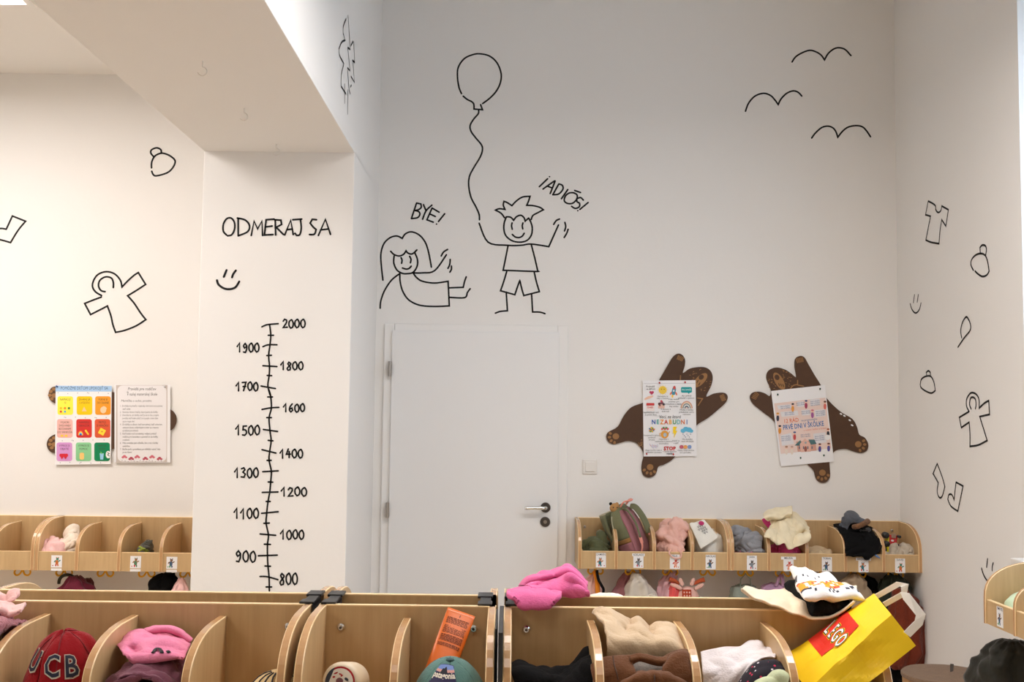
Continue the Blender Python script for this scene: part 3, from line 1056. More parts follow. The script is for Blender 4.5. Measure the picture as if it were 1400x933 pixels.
class Print:
    """flat print on a sheet: collects coloured shapes, one mesh"""
    def __init__(s, K, Y, off=.0130):
        s.K, s.Y, s.off = K, Y, off
        s.mb, s.mats, s.n = MB(), [], 0

    def mi(s, c):
        m = paint(*c)
        if m not in s.mats:
            s.mats.append(m)
        return s.mats.index(m)

    def f(s, x, y):
        return P(*s.K(x, y), s.Y) + NY * (s.off + s.n * .00003)

    def shape(s, pts, c):
        s.n += 1
        s.mb.poly([s.f(*p) for p in pts], s.mi(c))

    def oval(s, cx, cy, rx, ry, c, a=0, n=14):
        s.shape(oval((cx, cy), rx, ry, a, n), c)

    def line(s, pts, wd, c):
        s.n += 1
        ribbon(s.mb, smooth_poly([s.f(*p) for p in pts]), wd, NY, s.mi(c))

    def text(s, t, cx, cy, size, c=(50, 50, 55), a=0, xs=1.0, bold=0.0, align='CENTER', shear=0.0):
        s.n += 1
        ca, sa = math.cos(a), math.sin(a)
        text_mb(t, s.mb, size, lambda x, y: s.f(cx + x * ca + y * sa, cy + x * sa - y * ca), s.mi(c), align, bold, xs, shear)

    def done(s, parent):
        return add('print', s.mb, s.mats, parent)


def pins(K, Y, root, pts, c, nm='pin'):
    for x, y in pts:
        p = P(*K(x, y), Y) + NY * .0125
        mb = MB().tube([p, p + Vector((-.001, -.006, .001)), p + Vector((-.003, -.010, .004))], [.004, .003, .0045], 10)
        add(nm, mb, paint(*c), root, smooth=True)


# poster on the bear right of the door
r = poster(K11, YB, [(319, 237), (655, 234), (663, 718), (325, 720)], 'white poster of small colourful pictures pinned on the bear right of the door')
p = Print(K11, YB)
p.line([(325, 256), (652, 254)], .002, (190, 190, 196))
p.oval(446, 297, 26, 26, (236, 200, 70)); p.oval(438, 292, 3, 3, (120, 80, 30)); p.oval(455, 292, 3, 3, (120, 80, 30))
for k in range(12):
    a = k * .5236
    p.line([(446 + 28 * math.cos(a), 297 + 28 * math.sin(a)), (446 + 33 * math.cos(a), 297 + 33 * math.sin(a))], .0018, (240, 205, 90))
p.shape(rot2((516, 305), [(0, -38), (12, -18), (13, 18), (0, 26), (-13, 18), (-12, -18)], .2), (70, 140, 165)); p.oval(520, 282, 9, 11, (205, 85, 75)); p.oval(516, 302, 6, 6, (230, 225, 220)); p.oval(508, 336, 6, 10, (245, 200, 60)); p.oval(498, 318, 5, 12, (225, 120, 90), .5); p.oval(532, 320, 5, 12, (225, 120, 90), -.4)
p.shape(rrect(562, 278, 632, 314, 8), (20, 150, 155)); p.shape([(600, 310), (622, 310), (612, 322)], (20, 150, 155)); p.text('PROMIŇ', 597, 296, 16, (210, 240, 240))
p.text('Pochváliť', 368, 275, 15); p.text('sa deťom', 370, 290, 15)
p.oval(369, 311, 8, 8, (190, 60, 95)); p.oval(382, 311, 8, 8, (190, 60, 95)); p.shape([(361, 314), (390, 314), (376, 328)], (190, 60, 95))
p.shape([(329, 362), (330, 350), (355, 336), (384, 332), (386, 340), (365, 350)], (232, 190, 165))
p.text('Usmejem sa', 446, 337, 14); p.text('celý v radosti', 445, 350, 14)
for i, t in enumerate(['Vždy nechať', 'priestor pre', 'priateľstvo a detské', 'hry vonku']):
    p.text(t, 517, 356 + i * 15, 14)
p.text('Aj v pokoji', 598, 333, 14); p.text('požiadať o pomoc', 596, 348, 14)
p.shape(rrect(342, 380, 393, 396, 4), (200, 60, 60)); p.shape(rrect(342, 397, 393, 430, 4), (238, 225, 222)); p.text('DNES', 366, 408, 15, (190, 50, 60), bold=.02)
p.shape(rrect(417, 385, 458, 414, 3), (225, 185, 170)); p.oval(425, 385, 9, 9, (90, 60, 60)); p.oval(440, 378, 10, 11, (130, 75, 85)); p.oval(452, 388, 8, 8, (70, 60, 65)); p.oval(437, 368, 7, 7, (190, 70, 85)); p.oval(428, 396, 5, 5, (110, 70, 70))
p.text('S úsmevy a', 465, 419, 14); p.text('dobrosti', 463, 433, 14)
p.text('Najdôležitejší deň', 370, 440, 14); p.text('je práve dnes', 370, 454, 14)
for R, c in ((38, (205, 150, 130)), (32, (228, 205, 180)), (26, (120, 140, 150)), (20, (226, 226, 224)), (14, (70, 100, 115)), (8, (228, 200, 190))):
    p.shape([(598 + R * math.cos(t), 414 - R * 1.25 * math.sin(t)) for t in [math.pi * k / 14 for k in range(15)]], c)
p.text('Hľadaj v každej', 597, 423, 14); p.text('príležitosti niečo', 597, 438, 14); p.text('radostné', 598, 452, 14)
p.text('Veci, na ktoré', 491, 468, 30, (40, 40, 42), xs=.82, shear=.25)
for i, (ch, c) in enumerate(zip('NEZABUDNI', [(45, 90, 170), (60, 170, 160), (230, 150, 60), (205, 75, 60), (235, 170, 60), (60, 150, 90), (120, 190, 195), (215, 120, 70), (70, 110, 180)])):
    p.text(ch, 388 + i * 26.5, 502, 40, c, bold=.025, xs=.85)
for k in range(16):
    a = k * 2.4
    p.oval(376 + 17 * math.cos(a) * math.sqrt(k / 16), 550 + 15 * math.sin(a) * math.sqrt(k / 16), 6, 5, [(70, 120, 160), (225, 130, 60), (110, 160, 90), (235, 190, 80)][k % 4])
p.oval(458, 580, 25, 25, (228, 160, 60)); p.oval(460, 582, 11, 13, (170, 190, 205)); p.line([(433, 570), (425, 575), (430, 592)], .003, (228, 160, 60)); p.line([(482, 572), (490, 562)], .004, (228, 160, 60))
for k in range(5):
    p.oval(442 + k * 9, 545 - (k % 2) * 7, 7, 7, [(215, 80, 90), (90, 140, 80)][k % 2])
p.shape([(512, 530), (536, 530), (527, 556), (538, 558), (515, 604), (520, 574), (511, 572)], (250, 215, 40))
for dx, dy, q in ((-24, 4, 16), (-6, -6, 18), (14, -2, 18), (28, 6, 13)):
    p.oval(599 + dx, 552 + dy, q, q * .85, (95, 180, 215))
for k in range(7):
    p.oval(575 + k * 8, 578 + (k % 3) * 9, 2, 4, (60, 80, 140))
for i, t in enumerate(['Vnímavosť k deťom,', 'vystihnúť', 'emócie']):
    p.text(t, 376, 586 + i * 14, 13)
for i, t in enumerate(['Objavovať s', 'veselosťou a vlastnou', 'tvorivosťou']):
    p.text(t, 452, 610 + i * 14, 13)
p.text('Nebáť sa', 530, 620, 13); p.text('a sýtiť', 530, 635, 13); p.text('Do školičky', 603, 610, 13); p.text('nech ide smelo', 603, 624, 13)
for k in range(9):
    p.line([(362 + k * 6, 640 + (k * 7) % 18), (368 + k * 6, 652 + (k * 5) % 16)], .003, [(200, 190, 225), (235, 190, 180), (190, 210, 230)][k % 3])
p.text('STOP', 490, 670, 32, (195, 35, 40), bold=.03); p.text('a čas na spoločné', 490, 688, 12); p.text('objatie', 488, 702, 14, (30, 30, 35), bold=.02)
p.oval(565, 659, 13, 12, (185, 90, 110)); p.oval(590, 659, 13, 12, (225, 160, 90)); p.oval(616, 659, 13, 12, (120, 150, 200))
p.text('Všetky moje emócie', 592, 681, 13); p.text('sú v poriadku', 590, 695, 13); p.text('Moje hračky rada si', 388, 680, 13); p.text('odkladám spokojne', 388, 694, 13)
p.done(r)
pins(K11, YB, r, [(427, 254), (590, 250), (345, 706), (515, 708)], (195, 35, 35))

# poster on the second bear
r = poster(K12, YB, [(203, 303), (545, 265), (604, 752), (265, 782)], 'tilted white poster with a pink printed picture on the second bear')
p = Print(K12, YB)
tl = -.105
p.shape([(222, 382), (548, 345), (586, 668), (264, 703)], (229, 207, 199))
for pts in ([(240, 395), (330, 388), (332, 410), (250, 420)], [(368, 372), (410, 368), (412, 402), (372, 404)], [(450, 355), (512, 352), (515, 392), (452, 398)], [(262, 436), (372, 428), (376, 458), (270, 468)], [(395, 425), (448, 420), (450, 455), (400, 460)], [(478, 425), (548, 418), (550, 462), (482, 470)], [(262, 585), (330, 570), (350, 640), (272, 652)], [(470, 575), (548, 565), (556, 630), (478, 640)]):
    p.shape(pts, (222, 220, 224))
for x, y, n in ((292, 400, 2), (392, 378, 2), (482, 368, 3), (318, 440, 2), (424, 432, 2), (516, 432, 3), (296, 592, 3), (510, 590, 3), (420, 580, 2)):
    for k in range(n):
        p.text('deti a škôlka', x + k, y + k * 12, 12, (60, 90, 140), a=tl)
p.text('12 RÁD', 330, 492, 36, (220, 120, 85), a=tl, bold=.01, xs=.82); p.text('na príjemnejšie', 445, 486, 17, (70, 105, 160), a=tl)
p.text('PRVÉ DNI V ŠKÔLKE', 408, 524, 44, (40, 110, 175), a=tl, bold=.012, xs=.66)
p.text('s vašimi deťmi a hrami', 482, 546, 16, (215, 120, 85), a=tl)
p.shape([(372, 690), (362, 625), (482, 615), (492, 682)], (205, 155, 140)); p.shape([(352, 650), (388, 615), (400, 640), (395, 652)], (75, 110, 115)); p.shape([(440, 612), (478, 612), (492, 640), (455, 645)], (75, 110, 115)); p.shape([(385, 640), (418, 605), (452, 638), (455, 688), (392, 692)], (222, 180, 165)); p.oval(422, 672, 9, 18, (150, 90, 80)); p.oval(422, 632, 7, 7, (150, 165, 170))
for k in range(4):
    p.shape(rrect(378 + k * 27, 655, 386 + k * 27, 672, 1), (110, 110, 125))
for x, y, c1, c2 in ((245, 460, (60, 60, 75), (215, 150, 60)), (258, 540, (225, 150, 60), (40, 40, 50)), (340, 400, (220, 150, 70), (60, 60, 70)), (425, 380, (160, 60, 90), (80, 90, 130)), (465, 440, (160, 90, 150), (205, 120, 140)), (352, 580, (200, 80, 80), (80, 100, 150)), (565, 560, (40, 40, 50), (165, 90, 60)), (300, 672, (228, 215, 205), (170, 130, 110)), (335, 672, (228, 215, 205), (190, 160, 150)), (512, 655, (80, 70, 140), (120, 70, 60)), (568, 652, (90, 80, 150), (120, 70, 60)), (545, 385, (215, 110, 100), (110, 70, 60))):
    p.oval(x, y + 16, 9, 20, c1); p.oval(x, y - 9, 9, 9, (238, 200, 180)); p.oval(x, y - 14, 9, 6, c2)
p.oval(561, 598, 17, 17, (235, 235, 236))
p.done(r)
pins(K12, YB, r, [(246, 328), (515, 292), (391, 731), (539, 715)], (18, 70, 55))

# two posters on the left wall
r = poster(K13, YL, [(160, 158), (606, 160), (600, 786), (155, 792)], 'poster with a three by three grid of coloured tiles on the left wall')
p = Print(K13, YL)
p.shape([(160, 162), (606, 164), (606, 208), (159, 208)], (165, 200, 235)); p.text('POMÔŽME DEŤOM UPOKOJIŤ SA', 388, 183, 34, (45, 60, 105), xs=.74)
tiles = [((250, 235, 80), 'NAMAĽUJ|SI'), ((246, 200, 10), 'ZAHRAJ SA|S VODOU'), ((236, 155, 40), 'FÚKNI SI|DO DLANE'), ((232, 180, 172), 'VYJADRI|SVOJ HNEV|BÚCHANÍM|DO VANKÚŠA'), ((206, 50, 45), 'NAKRESLI|OBRÁZOK'), ((216, 88, 55), 'PRITÚĽ|SI HRAČKU'), ((206, 148, 205), 'VYPROS SI|OBJATIE'), ((135, 200, 148), 'VYPROS SI|POMOC'), ((0, 128, 80), 'NAPI SA|VODY')]
for i, (c, t) in enumerate(tiles):
    cx, cy = (237, 390, 537)[i % 3] - (i // 3) * 3.5, (320, 502, 688)[i // 3]
    p.shape(rrect(cx - 62, cy - 74, cx + 62, cy + 74, 18), c)
    for k, q in enumerate(t.split('|')):
        p.text(q, cx, cy - 48 + k * 26, 24, (60, 45, 40), xs=.78)
for k in range(26):
    p.oval(180 + (k * 61) % 410, (218, 412, 594, 772)[k % 4] + (k % 3) * 3, 3, 3, (60, 70, 110))
for k, c in enumerate([(250, 190, 30), (235, 130, 40), (40, 130, 60), (220, 70, 60), (90, 170, 220)]):
    p.oval(203 + (k % 3) * 32, 341 + (k // 3) * 27, 9, 9, c)
p.shape([(370, 366), (388, 328), (408, 366)], (240, 200, 150)); p.oval(540, 355, 24, 27, (242, 205, 165)); p.oval(552, 338, 18, 10, (242, 205, 165), .6)
for R, c in ((25, (225, 70, 60)), (19, (245, 205, 60)), (13, (90, 170, 220)), (7, (60, 60, 140))):
    p.shape([(360 + R * math.cos(t), 556 - R * 1.6 * math.sin(t)) for t in [math.pi * k / 12 for k in range(13)]], c)
p.shape(rot2((410, 533), [(-7, -22), (7, -22), (7, 18), (0, 26), (-7, 18)], -.6), (245, 200, 60))
p.shape(rot2((530, 528), rrect(-24, -24, 24, 24, 5), .5), (250, 215, 60)); p.oval(530, 528, 5, 5, (190, 60, 50))
p.oval(212, 560, 12, 8, (245, 205, 60)); p.oval(245, 560, 12, 8, (245, 205, 60))
for cx in (212, 240):
    p.oval(cx - 8, 715, 13, 13, (205, 40, 55)); p.oval(cx + 8, 715, 13, 13, (205, 40, 55)); p.shape([(cx - 20, 718), (cx + 20, 718), (cx, 748)], (205, 40, 55))
p.shape(rrect(352, 695, 388, 750, 12), (238, 200, 120)); p.shape([(512, 700), (545, 700), (540, 750), (517, 750)], (150, 205, 235)); p.line([(530, 705), (520, 690)], .004, (120, 200, 90))
p.oval(580, 710, 20, 30, (238, 238, 238)); p.line([(575, 695), (588, 702), (576, 712), (588, 722)], .004, (90, 90, 95))
p.done(r)
pins(K13, YL, r, [(175, 170)], (60, 90, 150))
r = poster(K13, YL, [(628, 152), (1072, 155), (1072, 775), (628, 775)], 'laminated page of handwritten rules with pink clouds along its bottom', name='rules_sheet')
p = Print(K13, YL)
p.shape([(641, 157), (1050, 157), (1046, 770), (641, 772)], (196, 186, 180)); p.shape(rrect(652, 160, 1042, 766, 40), (230, 228, 230))
p.text('Pravidlá pre rodičov', 846, 188, 33, (40, 40, 45), xs=.82, shear=.2); p.text('v našej materskej škole', 848, 230, 33, (40, 40, 45), xs=.78, shear=.2); p.text('Mamička a ocko, prosím:', 680, 282, 24, (60, 60, 65), align='LEFT', shear=.2)
body = ['1.  Do škôlky ma priveďte v najskoršej chvíli, ktorá mi je príjemná', '     keď odíde', '2.  Nenoste domov hračky, ktoré patria do škôlky', '3.  Dovoľte mi, do škôlky, keď je na to čas, a zajtra', '     povedzte, keď budem plakať, že to prejde a bude dobre', '     aj pre moje deti', '4.  Do škôlky sa dávam, keď som zdravý, keď ochoriem,', '     ostanem doma, oddychujem a hrám sa s mamou', '     aj deťom pre zdravie', '5.  Keď budem mať narodeniny, môžem priniesť', '     maškrtu pre kamarátov a pomôcť im do škôlky', '     s oslavou', '6.  Vždy povedzte pani učiteľke, kto si ma z škôlky', '     vyzdvihne', '7.  Buďte spolu s pravidlami, pre dôležitú radosť, lebo', '     ja vás ľúbim!']
for i, t in enumerate(body):
    p.text(t, 672, 323 + i * 24.6, 21, (80, 78, 84), align='LEFT', xs=.70 if len(t) < 58 else .60, shear=.2)
for k, x in enumerate((708, 762, 810, 875, 928, 988)):
    y = 742 if k % 2 else 728
    for dx, dy, q in ((-12, 4, 11), (0, -4, 13), (13, 4, 10)):
        p.oval(x + dx, y + dy, q, q * .8, [(205, 110, 125), (180, 80, 95)][k % 2])
for k in range(14):
    p.oval(690 + k * 24, 756 + (k % 3) * 5, 2.5, 3, (60, 60, 80))
p.done(r)
pins(K13, YL, r, [(735, 215), (1030, 172)], (215, 215, 218))


# ------------------------------------------------------------------ cubby shelves
DEP, HGT, ZFB, TH = 0.31, 0.24, 0.092, 0.018


def arch(d, h, r0=.10, n=12):
    pts = [(0, 0), (-d, 0), (-d, r0)]
    cy, ry, rz = -.075, d - .075, h - r0
    for k in range(1, n + 1):
        a = math.pi / 2 * k / n
        pts.append((cy - ry * math.cos(a) ** .84, r0 + rz * math.sin(a) ** .84))
    pts.append((0, h))
    return pts


def panel(name, x, d, h, root, y0=0.0, z0=0.0):
    """upright board with a quarter-round front corner, edge band of its own material"""
    ol = arch(d, h)
    mb = MB()
    t = TH / 2
    c = .0022
    oc = [Vector((0, y, z)) for y, z in ol]
    n = len(oc)
    cen = Vector((0, -d * .45, h * .45))
    inn = []
    for i in range(n):
        a, b = oc[i] - oc[i - 1], oc[(i + 1) % n] - oc[i]
        nn = (a.normalized() + b.normalized()).normalized().cross(Vector((1, 0, 0)))
        if nn.dot(cen - oc[i]) < 0:
            nn = -nn
        inn.append(oc[i] + nn * c)
    L = lambda ps, dx: [(x + dx, p.y + y0, p.z + z0) for p in ps]
    mb.loft([L(inn, -t), L(oc, -t + c), L(oc, t - c), L(inn, t)], 0, False, lambda i, j: 1 if i == 1 else 2)
    k = len(mb.v)
    mb.f.append(tuple(reversed(range(n)))); mb.m.append(0)
    mb.f.append(tuple(range(k - n, k))); mb.m.append(0)
    return add(name, mb, [M['wood'], M['edge'], M['lip']], root, world=False)


hook_me = None


def cubby(loc, rz, W, n, label, standing=False, group=None, z=None):
    root = empty('cubby_shelf', loc, label, 'cubby shelf', group, rz=rz)
    back = MB().box((0, -.018, 0 if not standing else -.25), (W, 0, HGT - .0025), 0)
    back.box((0, -.018, HGT - .0025), (W, 0, HGT), 1)
    add('back_panel', back, [M['wood'], M['lip']], root, world=False)
    add('shelf_board', MB().box((TH, -DEP + .005, .002), (W - TH, -.018, TH)), M['wood'], root, world=False, bevel=.001)
    fb = MB().box((TH, -DEP, 0), (W - TH, -DEP + .016, ZFB - .002), 0).box((TH, -DEP, ZFB - .002), (W - TH, -DEP + .016, ZFB), 1)
    add('front_board', fb, [M['wood'], M['lip']], root, world=False)
    panel('side_panel', TH / 2, DEP + .006, HGT, root)
    panel('side_panel', W - TH / 2, DEP + .006, HGT, root)
    for k in range(1, n):
        panel('divider', W * k / n, DEP - .012, HGT - .028, root, -.018, .0)
    for sx in (TH + .035, W - TH - .035):
        mb = MB().tube([(sx, -.017, HGT - .052), (sx, -.021, HGT - .052), (sx, -.024, HGT - .052)], [.009, .009, .006], 14)
        o = add('screw_cap', mb, M['chrome'], root, world=False, smooth=False)
        add('socket', MB().tube([(sx, -.0235, HGT - .052), (sx, -.0255, HGT - .052)], .0032, 8), M['darkmetal'], o, world=False)
    for k in range(n):
        cx = W * (k + .5) / n
        pts = catmull([(-.036, 0, -.014), (-.040, -.003, -.028), (-.030, -.006, -.040), (-.014, -.006, -.036), (-.004, -.002, -.020), (0, 0, -.010), (.004, -.002, -.020), (.014, -.006, -.036), (.030, -.006, -.040), (.040, -.003, -.028), (.036, 0, -.014)], 3)
        mb = MB().tube([(cx + p.x, -.20 + p.y, p.z) for p in pts], .0048, 8)
        mb.box((cx - .014, -.206, -.012), (cx + .014, -.194, .004))
        add('coat_hook', mb, M['yellow_hook'], root, world=False, smooth=True)
    if standing:
        for x in (0, W - TH):
            add('leg_panel', MB().box((x, -DEP + .02, -loc[2]), (x + TH, -.02, .0)), M['wood'], root, world=False, bevel=.001)
        add('bench_board', MB().box((TH, -DEP + .02, .30 - loc[2]), (W - TH, -.02, .325 - loc[2])), M['wood'], root, world=False, bevel=.002)
    return root


def name_card(root, px, py, txt, kind, plane, below=False, sx=1.0):
    """white picture card with a name strip on a front board; px,py is the card centre in the photograph"""
    if plane[0] == 'Y':
        c = P(px, py, plane[1]); u, n = Vector((1, 0, 0)), Vector((0, -1, 0))
    else:
        c = PX(px, py, plane[1]); u, n = Vector((0, -1, 0)), Vector((-1, 0, 0))
    Rz = Matrix.Rotation(-root.rotation_euler.z, 3, 'Z')
    loc = Vector(root.location)
    up = Vector((0, 0, 1))
    g = lambda x, y, d=0: Rz @ (c + u * x + up * y + n * d - loc)
    h = .0265
    mb = MB().prism([g(-h, -h * 1.12, .0004), g(h, -h * 1.12, .0004), g(h, h * 1.12, .0004), g(-h, h * 1.12, .0004)], Rz @ n * .0008)
    s = -1.5 if below else 1.42
    ww = .026 * sx
    hh = .0075 if not below else .006
    mb.prism([g(-ww, h * s - hh, .0004), g(ww, h * s - hh, .0004), g(ww, h * s + hh, .0004), g(-ww, h * s + hh, .0004)], Rz @ n * .0008)
    o = add('name_card', mb, M['paper'], root, world=False)
    pr = MB()
    mats = []

    def sh(pts, col_):
        m = paint(*col_)
        if m not in mats:
            mats.append(m)
        pr.poly([g(x, y, .0014 + len(pr.f) * .00003) for x, y in pts], mats.index(m))
    body, limb, acc = [((40, 110, 120), (190, 120, 80), (200, 50, 60)), ((200, 110, 50), (60, 130, 110), (190, 60, 50)), ((120, 130, 140), (90, 80, 75), (200, 60, 70)),
                       ((60, 90, 120), (120, 90, 70), (60, 140, 90)), ((225, 160, 140), (190, 70, 60), (220, 120, 60)), ((80, 120, 90), (150, 100, 60), (200, 40, 60))][kind % 6]
    j = ((kind * 37) % 10 - 5) / 1000.0
    sh(oval((j, -.004), .008, .012), body)
    sh(oval((j + .002, .012), .007, .0065), limb)
    sh(oval((j - .010, .001), .007, .003, .8), limb); sh(oval((j + .011, .003), .008, .003, .5), limb)
    sh(oval((j - .005, -.018), .0035, .006), acc); sh(oval((j + .005, -.018), .0035, .006), body)
    sh(oval((j - .003, .019), .0025, .003), body); sh(oval((j + .007, .019), .0025, .003), body)
    sh(oval((-.018 if kind % 2 else .018, -.020), .0028, .0028), acc)
    if txt:
        m = paint(50, 50, 56)
        mats.append(m)
        text_mb(txt, pr, .0145 if not below else .010, lambda x, y: g(x, y + h * s, .0016), len(mats) - 1, bold=.01, xs=.85)
    add('picture', pr, mats, o, world=False)


# wall shelves, right of the door
ZW = P(795, 778, YB - DEP).z
s1, s2 = P(790.5, 750, YB - DEP).x, P(999, 750, YB - DEP).x
e2 = P(1260, 750, YB - DEP).x
g = 'cubby shelves hung on the walls'
R1 = cubby((s1, YB, ZW), 0, s2 - s1 - .002, 4, 'four-compartment birch wall shelf right of the door, holding an olive backpack', group=g)
R2 = cubby((s2, YB, ZW), 0, e2 - s2, 5, 'five-compartment birch wall shelf in the room corner under the second bear', group=g)
for x, y, t, k in ((821.5, 768.5, 'DAMIÁN', 0), (872.8, 769, 'ADELAIDE', 2), (922.7, 770.5, 'ELLA', 4), (971.6, 771, 'NIKOLAS', 3)):
    name_card(R1, x, y, t, k, ('Y', YB - DEP), sx=1.25 if t == 'ADELAIDE' else 1)
for x, y, t, k in ((1028, 772, 'SÁRA', 2), (1078, 773.5, 'MELISSA', 4), (1130.5, 774, 'TOBIAS', 3), (1180.5, 775, 'ARCHIBALD', 0), (1230.6, 776, 'DAVID', 1)):
    name_card(R2, x, y, t, k, ('Y', YB - DEP), sx=1.5 if t in ('MELISSA', 'ARCHIBALD') else 1)
# left wall
ZLW = P(120, 781, YL - DEP).z
l1 = P(48.3, 750, YL - DEP).x
L2 = cubby((l1, YL, ZLW), 0, 1.035, 5, 'birch wall shelf on the left wall running up to the pillar', group=g)
L1 = cubby((l1 - 1.037, YL, ZLW), 0, 1.035, 5, 'birch wall shelf at the left edge of the left wall, its near compartments empty', group=g)
for x, y, k in ((77.5, 768, 1), (185.5, 769, 5), (235, 770, 3)):
    name_card(L2, x, y, '', k, ('Y', YL - DEP), below=True)
# right wall
XF = XR - DEP
c0 = PX(1347, 852, XF)
RW = cubby((XR, c0.y, c0.z), -math.pi / 2, 1.04, 4, 'birch wall shelf on the right wall with a pale green cloth', group=g)
name_card(RW, 1367.5, 847, 'TIMOTEJ', 3, ('X', XF))

# standing rows in the middle of the room
YF = 2.645
ZF = P(250, 823, YF).z - HGT
sF = F / YF
YK = YF + .14
g2 = 'free-standing cubby rows in the foreground'
xa1 = P(389, 930, YF - DEP).x
xa0 = xa1 - .828
xb0, xb1 = P(401, 930, YF - DEP).x, P(675, 930, YF - DEP).x
xc0 = P(687, 930, YF - DEP).x
xc1 = xc0 + .816
A = cubby((xa0, YF, ZF), 0, xa1 - xa0, 4, 'free-standing cubby row at front left, with the red and pink hats', True, g2)
B = cubby((xb0, YF, ZF), 0, xb1 - xb0, 2, 'short free-standing two-compartment cubby row at front centre, with the orange tube', True, g2)
C = cubby((xc0, YF, ZF), 0, xc1 - xc0, 4, 'free-standing cubby row at front right, with the yellow paper bag', True, g2)
cubby((xa1, YK, ZF), math.pi, xa1 - xa0, 4, 'free-standing cubby row back to back behind the front left row', True, g2)
cubby((xb1, YK, ZF), math.pi, xb1 - xb0, 2, 'free-standing cubby row back to back behind the short centre row', True, g2)
cubby((xc1, YK, ZF), math.pi, xc1 - xc0, 4, 'free-standing cubby row back to back behind the front right row', True, g2)
add('rubber_bumper', MB().box((-.010, -DEP, -.4), (-.0005, .02, HGT - .004)), M['black'], C, world=False, bevel=.001)
add('rubber_bumper', MB().box((xb1 - xb0 + .0005, -DEP + .08, -.4), (xb1 - xb0 + .004, .02, HGT - .012)), M['black'], B, world=False)
for x, lb in ((xa1 - .030, 'at the right end of the front left row'), (xb0 + .004, 'at the left end of the short centre row'), (xb1 - .044, 'at the right end of the short centre row'), (xc0 + .004, 'left end of the front right row')):
    t = ZF + HGT
    mb = MB().box((x, YF - .010, t), (x + .034, YF + .034, t + .005)).box((x + .004, YF + .0005, t - .06), (x + .030, YF + .121, t - .004))
    mb.box((x - .003, YK - .045, t), (x + .034, YK + .016, t + .006)).box((x + .004, YF + .02, t - .01), (x + .030, YK - .03, t + .003))
    add('corner_clip', mb, M['black'], label='black plastic clip joining two cubby rows, ' + lb, cat='clip', group='black clips on the cubby rows', bevel=.001)


# ------------------------------------------------------------------ things in the foreground cubbies
def comp(x0, x1, n, k, ext=0.0):
    """inner limits of compartment k of a standing row"""
    W = x1 - x0
    return ((x0 + W * k / n + .012 - ext, x0 + W * (k + 1) / n - .012 + ext), (YF - DEP + .02, YF - .023), (ZF + TH + .003, 3))


def ells(*a):
    return [E3(px, py, Y, r) for px, py, Y, r in a]


fb = {}
for k, c in {'pinkfuzz': (178, 120, 128), 'palepink': (236, 192, 190), 'rose': (226, 132, 168), 'plum': (112, 66, 82), 'red': (140, 8, 20), 'black': (20, 20, 22), 'beige': (204, 180, 150),
             'brown': (100, 62, 36), 'gauze': (226, 220, 224), 'navy': (32, 26, 40), 'sage': (196, 206, 170), 'hotpink': (222, 106, 160), 'cream': (232, 214, 188), 'white': (236, 234, 234),
             'olive': (92, 96, 68), 'oliveb': (112, 114, 86), 'mauve': (158, 106, 112), 'salmon': (232, 152, 136), 'dustypink': (224, 178, 166), 'tote': (222, 220, 212), 'grey': (140, 142, 148),
             'dgrey': (88, 92, 100), 'magenta': (200, 62, 120), 'ivory': (232, 220, 190), 'sand': (206, 184, 150), 'fur': (134, 94, 66), 'stone': (196, 186, 170), 'greygreen': (136, 144, 134),
             'lilac': (190, 150, 182), 'taupe': (166, 146, 122), 'forest': (44, 50, 40), 'rust': (112, 48, 30), 'coral': (226, 92, 92), 'maroon': (104, 34, 52), 'camo': (96, 98, 86), 'mint': (196, 214, 182),
             'orange': (226, 136, 40), 'teal': (86, 124, 120), 'tanplush': (176, 134, 84), 'darkolive': (52, 50, 36)}.items():
    fb[k] = fab('fabric_' + k, *c)
fb['pinkfuzz'] = fab('fuzzy_knit_pink', 178, 120, 128, bump=.9, bscale=130, var=.2, vscale=60)
fb['black'] = fab('fabric_black', 13, 13, 15, sheen=0.0)
fb['fleece'] = fab('fleece_white', 240, 232, 218, bump=1.0, bscale=90, var=.05)
fb['puff'] = fab('shell_black_olive', 34, 33, 26, bump=.35, bscale=30, rough=.5)
fb['flecked'] = fab('flecked_rust', 112, 48, 30, bump=.3, var=.35, vscale=160)

# row A
lim = comp(xa0, xa1, 4, 0)
drape('sweater', fb['pinkfuzz'], P(-12, 840, 2.47), (.34, .30), 26, ells((-10, 905, 2.46, (.085, .12, .085)), (-40, 880, 2.5, (.08, .1, .085))), lim, 1.35, 3, thick=.008,
      label='fuzzy dusty pink sweater stuffed in the leftmost front cubby', cat='sweater')
KA = crop(0, 800, 7.014)
o, _ = sheet('scarf', fb['palepink'], KA, [(2.56, [(-60, 150), (0, 165), (60, 172, .01), (150, 198), (250, 190)]), (2.52, [(-60, 190), (20, 210), (70, 225, .015), (140, 235), (225, 215)]), (2.49, [(-60, 230), (20, 240), (65, 275, .01), (125, 275), (200, 245)]), (2.50, [(-60, 250), (10, 245), (60, 290), (100, 308), (178, 272)])], 3,
             label='pale pink cloth with pointed tips on the fuzzy pink sweater', cat='cloth')
sheet('upper_fold', fb['palepink'], KA, [(2.60, [(-60, 70), (0, 72), (60, 95, .01), (130, 72), (192, 55)]), (2.575, [(-60, 110), (0, 115), (60, 128, .012), (125, 122), (182, 88)]), (2.57, [(-60, 150), (0, 160), (50, 168), (90, 166), (142, 150)])], 5, parent=o)


